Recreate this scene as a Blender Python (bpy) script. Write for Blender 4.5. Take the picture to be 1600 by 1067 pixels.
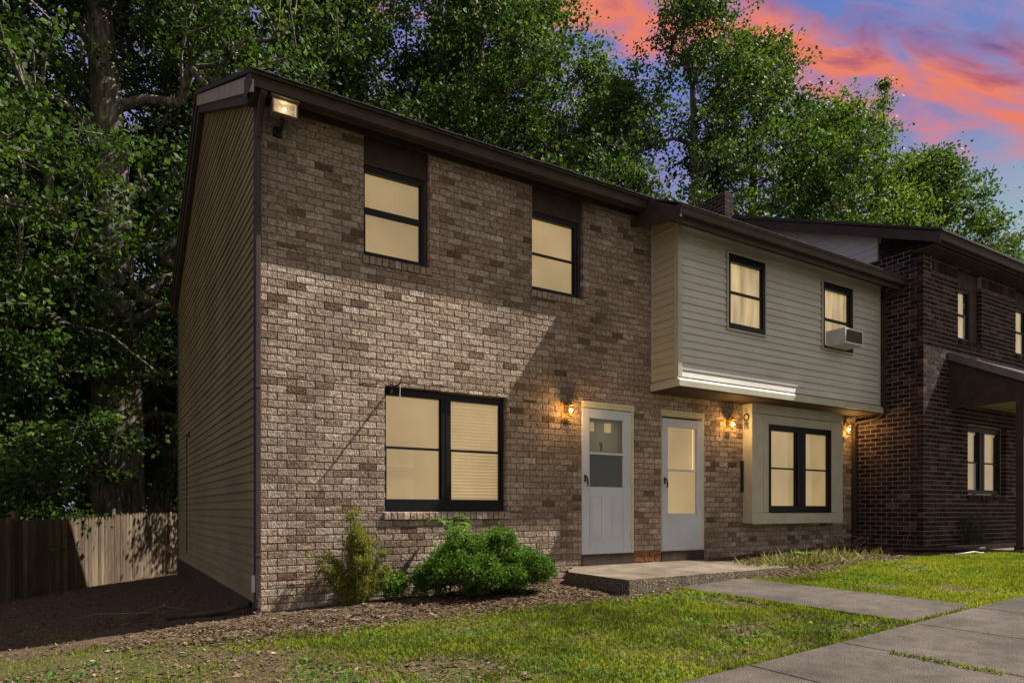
import bpy, bmesh, math, random
import numpy as np
from mathutils import Vector, Matrix, noise as mnoise
random.seed(7)
RNG = np.random.default_rng(11)
for o in list(bpy.data.objects): bpy.data.objects.remove(o)
SC = bpy.context.scene
COL = SC.collection
# ------------------------------------------------------------------ camera
cam_d = bpy.data.cameras.new('camera'); cam = bpy.data.objects.new('camera', cam_d); COL.objects.link(cam)
cam.location = (-1.46, -7.53, 1.11)
cam.rotation_euler = (math.radians(90), 0, -math.atan2(0.523959, 0.851744))
cam_d.sensor_width = 36; cam_d.lens = 1055/1600*36
cam_d.shift_y = (797-533.5)/1600
cam_d.clip_start = 0.05; cam_d.clip_end = 3000
SC.camera = cam
# ------------------------------------------------------------------ sun, sky, exposure
EXPOSURE = 0.85
SUNV = Vector((3.15, -1.0, 4.2)).normalized()
sun_d = bpy.data.lights.new('sun', 'SUN'); sun_d.energy = 5.6; sun_d.angle = math.radians(0.5); sun_d.color = (1.0, 0.93, 0.82)
sun = bpy.data.objects.new('sun', sun_d); COL.objects.link(sun)
sun.rotation_euler = SUNV.to_track_quat('Z', 'Y').to_euler()
SC.view_settings.view_transform = 'Standard'; SC.view_settings.look = 'None'
SC.view_settings.exposure = EXPOSURE; SC.view_settings.gamma = 1

def world_sky():
    w = bpy.data.worlds.new('World'); SC.world = w; w.use_nodes = True
    nt = w.node_tree; nt.nodes.clear(); N = nt.nodes.new; L = nt.links.new
    out = N('ShaderNodeOutputWorld')
    sky = N('ShaderNodeTexSky'); sky.sky_type = 'NISHITA'; sky.sun_disc = False
    sky.sun_elevation = math.asin(SUNV.z); sky.sun_rotation = math.atan2(SUNV.x, SUNV.y)
    tc = N('ShaderNodeTexCoord')
    def dot(v):
        n = N('ShaderNodeVectorMath'); n.operation = 'DOT_PRODUCT'; L(tc.outputs['Generated'], n.inputs[0]); n.inputs[1].default_value = v
        return n.outputs['Value']
    def math_(op, a, b=None, c=None):
        n = N('ShaderNodeMath'); n.operation = op
        for i, x in enumerate((a, b, c)):
            if x is None: continue
            if isinstance(x, (int, float)): n.inputs[i].default_value = x
            else: L(x, n.inputs[i])
        return n.outputs[0]
    def ramp(x, stops, interp='LINEAR'):
        n = N('ShaderNodeValToRGB'); n.color_ramp.interpolation = interp; L(x, n.inputs[0])
        e = n.color_ramp.elements
        while len(e) < len(stops): e.new(0.5)
        for el, (p, c) in zip(e, stops): el.position = p; el.color = tuple(c)+(1,) if len(c) == 3 else c
        return n.outputs[0]
    def mix(f, a, b, mode='MIX'):
        n = N('ShaderNodeMix'); n.data_type = 'RGBA'; n.blend_type = mode
        if isinstance(f, (int, float)): n.inputs[0].default_value = f
        else: L(f, n.inputs[0])
        for i, x in ((6, a), (7, b)):
            if isinstance(x, tuple): n.inputs[i].default_value = x+(1,)
            else: L(x, n.inputs[i])
        return n.outputs[2]
    # the band of sunset cloud lies along a great circle through two directions of the sky
    d1 = Vector(SKY_D1).normalized(); d2 = Vector(SKY_D2).normalized()
    nrm = d1.cross(d2).normalized()
    if nrm.z < 0: nrm = -nrm
    e = (d2-d1).normalized(); m = nrm.cross(e)
    s = dot(nrm); t = dot(e); r = dot(m)
    cmb = N('ShaderNodeCombineXYZ'); L(math_('MULTIPLY', t, 3.0), cmb.inputs[0]); L(math_('MULTIPLY', s, 9.0), cmb.inputs[1]); L(math_('MULTIPLY', r, 3.0), cmb.inputs[2])
    def noise(vec, sc, det, rough=0.55, dist=0.0):
        n = N('ShaderNodeTexNoise'); L(vec, n.inputs['Vector']); n.inputs['Scale'].default_value = sc; n.inputs['Detail'].default_value = det
        n.inputs['Roughness'].default_value = rough; n.inputs['Distortion'].default_value = dist
        return n.outputs['Fac']
    n1 = noise(cmb.outputs[0], 1.1, 7, 0.5, 0.3)
    n2 = noise(cmb.outputs[0], 2.6, 9, 0.62, 0.5)
    n4 = noise(cmb.outputs[0], 5.0, 6, 0.5, 0.3)
    n3 = noise(tc.outputs['Generated'], 3.0, 6, 0.55, 0.5)
    sw = math_('ADD', s, math_('MULTIPLY', math_('SUBTRACT', n1, 0.5), 0.16))
    band = math_('SUBTRACT', 1.0, math_('DIVIDE', math_('ABSOLUTE', math_('SUBTRACT', sw, 0.0)), 0.066))
    band = math_('ADD', band, math_('MULTIPLY', math_('SUBTRACT', n2, 0.5), 2.4))
    band = math_('ADD', band, math_('MULTIPLY', math_('SUBTRACT', n4, 0.5), 0.8))
    bm_ = ramp(band, [(0.20, (0, 0, 0)), (0.9, (.95, .95, .95))])
    wisp = math_('MULTIPLY', n2, math_('ADD', n4, 0.1))
    wm = ramp(wisp, [(0.26, (0, 0, 0)), (0.44, (1, 1, 1))])
    el = dot((0, 0, 1))
    k = 1/2**EXPOSURE
    c = lambda a, b_, d: tuple(((x/255/12.92) if x <= 10 else ((x/255+0.055)/1.055)**2.4)*k for x in (a, b_, d))
    base = ramp(el, [(0.0, c(172, 178, 165)), (0.30, c(150, 174, 174)), (0.37, c(142, 158, 182)), (0.44, c(118, 122, 178)), (0.53, c(92, 120, 190)), (0.62, c(58, 104, 190)), (1.0, c(56, 98, 182))])
    lav = ramp(dot((0.85, 0.45, 0)), [(0.35, (1, 1, 1)), (0.90, (0, 0, 0))])
    base = mix(math_('MULTIPLY', lav, 0.75), base, c(142, 130, 176))
    base = mix(0.10, base, mix(1.0, sky.outputs[0], (0.10, 0.10, 0.10), 'MULTIPLY'))
    wcol = mix(n3, c(212, 140, 150), c(168, 150, 196))
    a = mix(math_('MULTIPLY', wm, ramp(el, [(0.33, (.10, .10, .10)), (0.48, (.42, .42, .42))])), base, wcol)
    tone = math_('ADD', math_('MULTIPLY', sw, 5.0), math_('ADD', math_('MULTIPLY', n2, 0.7), math_('MULTIPLY', n4, 0.3)))
    pink = ramp(tone, [(0.25, c(200, 134, 156)), (0.42, c(232, 126, 106)), (0.52, c(238, 130, 98)), (0.64, c(186, 98, 112)), (0.80, c(112, 92, 148))])
    col = mix(bm_, a, pink)
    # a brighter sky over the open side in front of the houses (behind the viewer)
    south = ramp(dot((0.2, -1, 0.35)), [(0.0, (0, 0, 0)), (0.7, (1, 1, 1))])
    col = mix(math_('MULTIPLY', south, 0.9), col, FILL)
    bg = N('ShaderNodeBackground'); L(col, bg.inputs[0]); bg.inputs[1].default_value = 1.0
    L(bg.outputs[0], out.inputs[0])
SKY_D1 = (0.52396+0.85174*0.385, 0.85174-0.52396*0.385, 0.706)     # towards the cloud above the gable
SKY_D2 = (0.52396+0.85174*0.758, 0.85174-0.52396*0.758, 0.618)
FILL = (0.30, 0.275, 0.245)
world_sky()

# ------------------------------------------------------------------ materials
MATS = {}
def mat(name, base=(0.5, 0.5, 0.5), rough=0.7, ramp_=None, attr=None, nscale=6, namt=0.25, bump=0.0, bscale=40, bstretch=(1, 1, 1), metal=0, spec=0.3, nstretch=(1, 1, 1), detail=5, emit=None, estr=0, coat=0, speck=None, stain=None, evar=None):
    """procedural material: base or ramp driven by per-face attribute, multiplied by noise, with noise bump"""
    if name in MATS: return MATS[name]
    m = bpy.data.materials.new(name); m.use_nodes = True; nt = m.node_tree; N = nt.nodes.new; L = nt.links.new
    b = nt.nodes['Principled BSDF']; b.inputs['Roughness'].default_value = rough; b.inputs['Metallic'].default_value = metal
    b.inputs['Specular IOR Level'].default_value = spec; b.inputs['Coat Weight'].default_value = coat
    tc = N('ShaderNodeTexCoord')
    mp = N('ShaderNodeMapping'); mp.inputs['Scale'].default_value = nstretch; L(tc.outputs['Object'], mp.inputs[0])
    nz = N('ShaderNodeTexNoise'); nz.inputs['Scale'].default_value = nscale; nz.inputs['Detail'].default_value = detail; nz.inputs['Roughness'].default_value = 0.6; L(mp.outputs[0], nz.inputs['Vector'])
    if ramp_:
        cr = N('ShaderNodeValToRGB'); e = cr.color_ramp.elements
        while len(e) < len(ramp_): e.new(0.5)
        for el, (p, c) in zip(e, ramp_): el.position = p; el.color = tuple(c)+(1,)
        if attr:
            at = N('ShaderNodeAttribute'); at.attribute_name = attr; L(at.outputs['Fac'], cr.inputs[0])
        else: L(nz.outputs['Fac'], cr.inputs[0])
        src = cr.outputs[0]
    else:
        rgb = N('ShaderNodeRGB'); rgb.outputs[0].default_value = tuple(base)+(1,); src = rgb.outputs[0]
    mr = N('ShaderNodeMapRange'); mr.inputs[1].default_value = 0.3; mr.inputs[2].default_value = 0.7
    mr.inputs[3].default_value = 1-namt; mr.inputs[4].default_value = 1+namt; L(nz.outputs['Fac'], mr.inputs[0])
    mx = N('ShaderNodeVectorMath'); mx.operation = 'SCALE'; L(src, mx.inputs[0]); L(mr.outputs[0], mx.inputs['Scale'])
    last = mx.outputs[0]
    if stain:      # broad weathering and run-down streaks
        smp = N('ShaderNodeMapping'); smp.inputs['Scale'].default_value = (1, 1, .45); L(tc.outputs['Object'], smp.inputs[0])
        s1 = N('ShaderNodeTexNoise'); s1.inputs['Scale'].default_value = stain[0]; s1.inputs['Detail'].default_value = 7; s1.inputs['Roughness'].default_value = .62; L(smp.outputs[0], s1.inputs['Vector'])
        s2 = N('ShaderNodeMapRange'); s2.inputs[1].default_value = .34; s2.inputs[2].default_value = .62; s2.inputs[3].default_value = 1-stain[1]; s2.inputs[4].default_value = 1+stain[1]*.35; L(s1.outputs['Fac'], s2.inputs[0])
        s3 = N('ShaderNodeVectorMath'); s3.operation = 'SCALE'; L(last, s3.inputs[0]); L(s2.outputs[0], s3.inputs['Scale']); last = s3.outputs[0]
    if speck:
        sn = N('ShaderNodeTexNoise'); sn.inputs['Scale'].default_value = speck[1]; sn.inputs['Detail'].default_value = 3; L(tc.outputs['Object'], sn.inputs['Vector'])
        sr = N('ShaderNodeMapRange'); sr.inputs[1].default_value = speck[2]; sr.inputs[2].default_value = speck[2]+0.08; sr.inputs[4].default_value = speck[3]; L(sn.outputs['Fac'], sr.inputs[0])
        mm = N('ShaderNodeMix'); mm.data_type = 'RGBA'; L(sr.outputs[0], mm.inputs[0]); L(last, mm.inputs[6]); mm.inputs[7].default_value = tuple(speck[0])+(1,)
        last = mm.outputs[2]
    L(last, b.inputs['Base Color'])
    if bump:
        mp2 = N('ShaderNodeMapping'); mp2.inputs['Scale'].default_value = bstretch; L(tc.outputs['Object'], mp2.inputs[0])
        bn = N('ShaderNodeTexNoise'); bn.inputs['Scale'].default_value = bscale; bn.inputs['Detail'].default_value = 4; L(mp2.outputs[0], bn.inputs['Vector'])
        bp = N('ShaderNodeBump'); bp.inputs['Strength'].default_value = min(1, bump); bp.inputs['Distance'].default_value = 0.01*max(1, bump); L(bn.outputs['Fac'], bp.inputs['Height']); L(bp.outputs[0], b.inputs['Normal'])
    if emit:
        b.inputs['Emission Color'].default_value = tuple(emit)+(1,); b.inputs['Emission Strength'].default_value = estr
        if evar:   # uneven glow painted into the emission by noise: scale, stretch, amount
            em = N('ShaderNodeMapping'); em.inputs['Scale'].default_value = evar[1]; L(tc.outputs['Object'], em.inputs[0])
            en = N('ShaderNodeTexNoise'); en.inputs['Scale'].default_value = evar[0]; en.inputs['Detail'].default_value = 3; L(em.outputs[0], en.inputs['Vector'])
            er = N('ShaderNodeMapRange'); er.inputs[1].default_value = .32; er.inputs[2].default_value = .68; er.inputs[3].default_value = estr*(1-evar[2]); er.inputs[4].default_value = estr*(1+evar[2]); L(en.outputs['Fac'], er.inputs[0]); L(er.outputs[0], b.inputs['Emission Strength'])
    MATS[name] = m
    return m
def leaf_mat(name, stops, transl=0.35, rough=0.6):
    m = bpy.data.materials.new(name); m.use_nodes = True; nt = m.node_tree; N = nt.nodes.new; L = nt.links.new
    b = nt.nodes['Principled BSDF']; b.inputs['Roughness'].default_value = rough; b.inputs['Specular IOR Level'].default_value = 0.16
    at = N('ShaderNodeAttribute'); at.attribute_name = 'rnd'
    cr = N('ShaderNodeValToRGB'); e = cr.color_ramp.elements
    while len(e) < len(stops): e.new(0.5)
    for el, (p, c) in zip(e, stops): el.position = p; el.color = tuple(c)+(1,)
    L(at.outputs['Fac'], cr.inputs[0]); L(cr.outputs[0], b.inputs['Base Color'])
    tr = N('ShaderNodeBsdfTranslucent')
    g = N('ShaderNodeVectorMath'); g.operation = 'MULTIPLY'; g.inputs[1].default_value = (1.5, 1.6, 0.6); L(cr.outputs[0], g.inputs[0]); L(g.outputs[0], tr.inputs[0])
    mx = N('ShaderNodeMixShader'); mx.inputs[0].default_value = transl; L(b.outputs[0], mx.inputs[1]); L(tr.outputs[0], mx.inputs[2])
    L(mx.outputs[0], nt.nodes['Material Output'].inputs[0])
    return m
def glass_mat(name, tint=(0.9, 0.9, 0.9), refl=1.0):
    m = bpy.data.materials.new(name); m.use_nodes = True; nt = m.node_tree; nt.nodes.remove(nt.nodes['Principled BSDF']); N = nt.nodes.new; L = nt.links.new
    t = N('ShaderNodeBsdfTransparent'); t.inputs[0].default_value = tuple(tint)+(1,)
    g = N('ShaderNodeBsdfGlossy'); g.inputs['Roughness'].default_value = 0.03
    tc = N('ShaderNodeTexCoord'); n = N('ShaderNodeTexNoise'); n.inputs['Scale'].default_value = 2.0; L(tc.outputs['Object'], n.inputs['Vector'])
    bp = N('ShaderNodeBump'); bp.inputs['Strength'].default_value = 0.08; bp.inputs['Distance'].default_value = 0.02; L(n.outputs['Fac'], bp.inputs['Height']); L(bp.outputs[0], g.inputs['Normal'])
    f = N('ShaderNodeLayerWeight'); f.inputs[0].default_value = .5
    p = N('ShaderNodeMath'); p.operation = 'POWER'; p.inputs[1].default_value = 4.5; L(f.outputs['Facing'], p.inputs[0])
    k = N('ShaderNodeMath'); k.operation = 'MULTIPLY_ADD'; k.inputs[1].default_value = refl; k.inputs[2].default_value = .045*refl; k.use_clamp = True; L(p.outputs[0], k.inputs[0])
    mx = N('ShaderNodeMixShader'); L(k.outputs[0], mx.inputs[0]); L(t.outputs[0], mx.inputs[1]); L(g.outputs[0], mx.inputs[2])
    L(mx.outputs[0], nt.nodes['Material Output'].inputs[0])
    return m

M_BRICK = mat('tan_brick', ramp_=[(0, (.13, .08, .055)), (.05, (.20, .135, .095)), (.15, (.29, .212, .16)), (.5, (.35, .267, .21)), (.85, (.40, .315, .255)), (1, (.46, .385, .32))], attr='rnd', nscale=22, namt=.5, stain=(.9, .34), bump=3.0, bscale=34, bstretch=(2.2, 1, .8), rough=.92, spec=.15, speck=((.07, .045, .035), 46, .64, .75))
M_RUST = mat('rust_stained_brick', base=(.22, .085, .035), nscale=14, namt=.4, bump=1.5, bscale=30, rough=.9)
M_MORTAR = mat('grey_brown_mortar', base=(.17, .145, .12), nscale=30, namt=.3, bump=.8, bscale=120, rough=.95)
M_DBRICK = mat('dark_red_brick', ramp_=[(0, (.018, .010, .010)), (.5, (.034, .018, .017)), (.85, (.052, .028, .025)), (1, (.11, .065, .055))], attr='rnd', nscale=12, namt=.4, stain=(.8, .4), bump=1.2, bscale=40, rough=.9, spec=.15)
M_DMORTAR = mat('pale_mortar', base=(.27, .235, .21), nscale=20, namt=.25, bump=.5, bscale=120, rough=.95)
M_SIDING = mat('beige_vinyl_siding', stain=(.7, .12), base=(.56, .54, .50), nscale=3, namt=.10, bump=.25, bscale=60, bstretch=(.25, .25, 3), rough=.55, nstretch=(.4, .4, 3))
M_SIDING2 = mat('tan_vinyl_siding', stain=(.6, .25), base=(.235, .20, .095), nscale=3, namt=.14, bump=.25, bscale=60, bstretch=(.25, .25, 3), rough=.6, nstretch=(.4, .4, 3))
M_TRIM = mat('cream_trim', base=(.46, .43, .34), nscale=4, namt=.10, bump=.15, bscale=60, rough=.5)
M_CREAM = mat('cream_paint', base=(.55, .50, .33), nscale=5, namt=.1, bump=.1, rough=.5)
M_BROWN = mat('dark_brown_metal', base=(.046, .030, .023), nscale=5, namt=.3, bump=.2, bscale=30, rough=.55)
M_SOFFIT = mat('brown_soffit', base=(.050, .032, .024), nscale=8, namt=.35, bump=.3, bscale=20, rough=.8)
M_SHINGLE = mat('dark_shingle', base=(.045, .038, .036), nscale=12, namt=.4, bump=1, bscale=50, rough=.95)
M_FRAME = mat('black_window_frame', base=(.0045, .0055, .008), nscale=6, namt=.2, rough=.4, spec=.22)
M_DOOR = mat('white_door_paint', stain=(1.5, .10), base=(.50, .53, .60), nscale=2.5, namt=.06, bump=.08, bscale=20, rough=.4)
M_IDOOR = mat('beige_inner_door', base=(.42, .42, .27), nscale=2.5, namt=.06, rough=.5)
M_BLIND = mat('lit_blind', base=(.30, .24, .16), nscale=1.2, namt=.05, rough=.8, emit=(.50, .345, .155), estr=.50, evar=(1.0, (1, 1, 1), .22))
M_BLINDGAP = mat('bright_room_behind_blind', base=(.5, .4, .25), rough=.8, emit=(.60, .43, .21), estr=.72)
M_SLAT = mat('blind_slats', base=(.30, .24, .16), rough=.7, emit=(.50, .35, .16), estr=.44, evar=(.9, (1, 1, 1), .2))
M_BLIND2 = mat('lit_curtain', base=(.32, .26, .17), nscale=1.5, namt=.12, rough=.8, evar=(1.6, (5, 1, .7), .38), emit=(.58, .42, .20), estr=.56, nstretch=(3, 3, .3))
M_DARKROOM = mat('dark_interior', base=(.05, .05, .045), nscale=1.5, namt=.4, rough=.8)
M_GLASS = glass_mat('window_glass', refl=1.1)
M_CONC = mat('worn_concrete', stain=(1.6, .35), base=(.16, .128, .094), nscale=3.5, namt=.25, bump=1.1, bscale=90, rough=.95, speck=((.05, .04, .03), 110, .58, .6))
M_WALK = mat('grey_pavement', stain=(1.1, .42), base=(.096, .079, .065), nscale=7.0, namt=.30, detail=9, bump=2.0, bscale=75, rough=.95, speck=((.03, .026, .022), 95, .57, .7))
M_ASPH = mat('asphalt', base=(.05, .05, .052), nscale=3, namt=.25, bump=1, bscale=120, rough=.95)
M_FOUND = mat('brown_foundation', base=(.06, .042, .024), nscale=5, namt=.35, bump=1, bscale=30, rough=.95)
M_FENCE = mat('weathered_wood', ramp_=[(0, (.075, .052, .034)), (.5, (.125, .092, .062)), (1, (.19, .145, .10))], stain=(1.2, .35), attr='rnd', nscale=5, namt=.35, bump=1, bscale=25, bstretch=(6, 6, .5), nstretch=(6, 6, .5), rough=.95)
M_BARK = mat('grey_bark', ramp_=[(.3, (.035, .028, .022)), (.5, (.12, .10, .085)), (.7, (.24, .21, .185))], nscale=7, namt=.2, nstretch=(1.6, 1.6, .28), bump=3, bscale=9, bstretch=(1.8, 1.8, .25), rough=.95)
M_TWIG = mat('dry_twig', base=(.14, .11, .08), nscale=8, namt=.3, rough=.95)
M_WHITE = mat('white_plastic', base=(.55, .54, .50), nscale=5, namt=.08, rough=.5)
M_BLACK = mat('black_metal', base=(.012, .011, .010), nscale=6, namt=.2, rough=.5)
M_GRILLE = mat('brown_grille', base=(.10, .07, .055), nscale=6, namt=.2, rough=.6)
M_BULB = mat('lit_bulb', base=(1, .8, .5), emit=(1.0, .62, .24), estr=14)
M_BRASS = mat('aged_brass', base=(.22, .14, .05), metal=.6, rough=.4, nscale=9, namt=.3)
M_LAMPGLASS = glass_mat('amber_glass', tint=(.98, .86, .60), refl=.8)
M_FLOODGLASS = mat('frosted_lens', base=(.5, .45, .4), rough=.5, nscale=6, namt=.1, emit=(.45, .34, .20), estr=.35)
L_TREE = leaf_mat('tree_leaves', [(0, (.013, .027, .007)), (.35, (.032, .064, .012)), (.7, (.066, .118, .020)), (.93, (.115, .175, .032)), (1, (.16, .22, .06))])
L_TREE2 = leaf_mat('light_tree_leaves', [(0, (.028, .052, .009)), (.35, (.065, .115, .018)), (.7, (.11, .175, .028)), (1, (.19, .26, .06))])
L_GREY = leaf_mat('grey_green_leaves', [(0, (.05, .07, .05)), (1, (.13, .16, .11))])
L_YEW = leaf_mat('yew_needles', [(0, (.025, .06, .008)), (.5, (.065, .14, .014)), (.85, (.13, .23, .025)), (1, (.22, .32, .05))], .25)
L_CYP = leaf_mat('cypress_sprays', [(0, (.07, .085, .016)), (.5, (.17, .18, .035)), (1, (.28, .27, .07))], .3)
L_BROAD = leaf_mat('broad_leaves', [(0, (.04, .10, .02)), (1, (.14, .26, .06))], .4)
L_GRASS = leaf_mat('grass_blades', [(0, (.06, .085, .012)), (.4, (.17, .21, .024)), (.75, (.28, .30, .04)), (.93, (.30, .28, .06)), (1, (.34, .28, .13))], .40)
L_LITTER = leaf_mat('leaf_litter', [(0, (.045, .028, .018)), (.5, (.125, .085, .055)), (.9, (.25, .185, .13)), (1, (.42, .35, .27))], .05, .9)
L_STRAW = leaf_mat('straw_blades', [(0, (.16, .13, .07)), (.6, (.26, .23, .12)), (1, (.15, .20, .07))], .3)

# ------------------------------------------------------------------ mesh building
def root_of(o):
    while o.parent: o = o.parent
    return o
def link(name, me, m, parent=None, loc=None):
    if not isinstance(m, (list, tuple)): m = [m]
    for x in m: me.materials.append(x)
    o = bpy.data.objects.new(name, me); COL.objects.link(o)
    off = None
    if parent is not None:
        o.parent = parent; off = root_of(parent).location
    elif loc is not None: o.location = loc; off = Vector(loc)
    if off is not None and off.length > 0: me.transform(Matrix.Translation(-Vector(off)))
    return o
def tag(o, label=None, cat=None, group=None, kind=None):
    for k, v in (('label', label), ('category', cat), ('group', group), ('kind', kind)):
        if v: o[k] = v
    return o
def thing(name, loc, label, cat, group=None):
    o = bpy.data.objects.new(name, None); COL.objects.link(o); o.location = loc; o.empty_display_size = .2
    return tag(o, label, cat, group)
class MB:
    def __init__(s): s.v = []; s.f = []; s.r = []; s.m = []
    def add(s, vs, fs, rnd=None, mi=0):
        b = len(s.v); s.v += [tuple(v) for v in vs]
        r = random.random() if rnd is None else rnd
        for f in fs: s.f.append([i+b for i in f]); s.r.append(r); s.m.append(mi)
        return s
    def box(s, x0, x1, y0, y1, z0, z1, rnd=None, mi=0):
        return s.add([(x0, y0, z0), (x1, y0, z0), (x1, y1, z0), (x0, y1, z0), (x0, y0, z1), (x1, y0, z1), (x1, y1, z1), (x0, y1, z1)],
              [(0, 3, 2, 1), (4, 5, 6, 7), (0, 1, 5, 4), (1, 2, 6, 5), (2, 3, 7, 6), (3, 0, 4, 7)], rnd, mi)
    def ext(s, prof, a, b, axis='x', mi=0):
        """extrude closed profile; axis x: prof=(y,z); axis y: prof=(x,z); z: prof=(x,y)"""
        n = len(prof)
        mk = {'x': lambda p, t: (t, p[0], p[1]), 'y': lambda p, t: (p[0], t, p[1]), 'z': lambda p, t: (p[0], p[1], t)}[axis]
        vs = [mk(p, a) for p in prof]+[mk(p, b) for p in prof]
        fs = [tuple(range(n)), tuple(range(2*n-1, n-1, -1))]+[(i, (i+1) % n+0, (i+1) % n+n, i+n) for i in range(n)]
        return s.add(vs, fs, None, mi)
    def tube(s, pts, rad, n=8, cap=True, rnd=None, mi=0):
        pts = [Vector(p) for p in pts]
        if not isinstance(rad, (list, tuple)): rad = [rad]*len(pts)
        vs = []; fs = []
        up = Vector((0, 0, 1)); 
        for i, p in enumerate(pts):
            d = (pts[min(i+1, len(pts)-1)]-pts[max(i-1, 0)]).normalized()
            a = d.cross(up if abs(d.z) < .95 else Vector((1, 0, 0))).normalized(); b = d.cross(a)
            for k in range(n):
                t = 2*math.pi*k/n; vs.append(p+(a*math.cos(t)+b*math.sin(t))*rad[i])
        for i in range(len(pts)-1):
            for k in range(n):
                fs.append((i*n+k, i*n+(k+1) % n, (i+1)*n+(k+1) % n, (i+1)*n+k))
        if cap: fs.append(tuple(range(n-1, -1, -1))); fs.append(tuple(range((len(pts)-1)*n, len(pts)*n)))
        return s.add(vs, fs, rnd, mi)
    def lathe(s, c, prof, n=16, mi=0):
        vs = []; fs = []
        for r, z in prof:
            for k in range(n):
                t = 2*math.pi*k/n; vs.append((c[0]+r*math.cos(t), c[1]+r*math.sin(t), c[2]+z))
        for i in range(len(prof)-1):
            for k in range(n): fs.append((i*n+k, i*n+(k+1) % n, (i+1)*n+(k+1) % n, (i+1)*n+k))
        return s.add(vs, fs, None, mi)
    def build(s, name, m, parent=None, loc=None, smooth=False, bevel=0, seg=2):
        me = bpy.data.meshes.new(name); me.from_pydata(s.v, [], s.f)
        at = me.attributes.new('rnd', 'FLOAT', 'FACE'); at.data.foreach_set('value', s.r)
        me.polygons.foreach_set('material_index', s.m)
        bm = bmesh.new(); bm.from_mesh(me); bmesh.ops.recalc_face_normals(bm, faces=bm.faces); bm.to_mesh(me); bm.free()
        if smooth: me.polygons.foreach_set('use_smooth', [True]*len(me.polygons))
        o = link(name, me, m, parent, loc)
        if bevel:
            md = o.modifiers.new('bevel', 'BEVEL'); md.width = bevel; md.segments = seg; md.limit_method = 'ANGLE'; md.angle_limit = math.radians(50)
        return o
def np_mesh(name, V, F, m, parent=None, loc=None, rnd=None, smooth=False):
    """V (N,3); F (M,3|4) index array; rnd (M,)"""
    me = bpy.data.meshes.new(name); k = F.shape[1]
    me.vertices.add(len(V)); me.vertices.foreach_set('co', np.ascontiguousarray(V, dtype=np.float32).ravel())
    me.loops.add(F.size); me.loops.foreach_set('vertex_index', np.ascontiguousarray(F, dtype=np.int32).ravel())
    me.polygons.add(len(F)); me.polygons.foreach_set('loop_start', np.arange(0, F.size, k, dtype=np.int32))
    me.update(calc_edges=True)
    if rnd is not None:
        at = me.attributes.new('rnd', 'FLOAT', 'FACE'); at.data.foreach_set('value', np.ascontiguousarray(rnd, dtype=np.float32))
    if smooth: me.polygons.foreach_set('use_smooth', [True]*len(me.polygons))
    me.validate()
    return link(name, me, m, parent, loc)

# ------------------------------------------------------------------ ground height
def nz(x, y, s, seed=0): return mnoise.noise(Vector((x*s+seed, y*s-seed, seed*.37)))
def G0(x, y):
    if x > 8: g = .376+.05*(1-math.exp(-(x-8)/1.5))
    else: g = .047*max(x, -14)
    g += .01*max(y, -12)*(1 if y < 0 else 0)
    if y > 0: g -= .0325*min(y, 8)
    if y > 8: g -= .07*min(y-8, 5)
    if x < 0: g -= .06*min(-x, 6)*min(1, max(0, (y+4)/3))
    return g
def paved(x, y):
    return (-6.0 < y < -4.5) or (4.36 < x < 5.5 and y < -1.7 and y > -4.6) or y < -6
def lawn_edge(x):      # lawn lies in front of this line
    xs = [-9, -4, -2, -.6, .3, 1.06, 2.2, 3.3, 3.6, 3.62, 5.6, 5.9, 7.8, 9.6, 10.2, 11, 30]
    ys = [-1.4, -.7, -.1, -1.05, -1.45, -1.5, -1.6, -1.85, -1.95, -1.9, -1.95, -2.25, -1.95, -2.0, -2.2, -2.25, -2.25]
    return float(np.interp(x, xs, ys))+.12*nz(x, 0, 2.3, 5)+.05*nz(x, 0, 8, 9)
def G(x, y):
    g = G0(x, y)
    if -3 < x < 3.7 and -1.9 < y < 0: g += .035*math.sin(math.pi*min(1, max(0, -y/1.6)))*min(1, (3.7-x))   # mulch mounded in the bed
    return g
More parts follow.
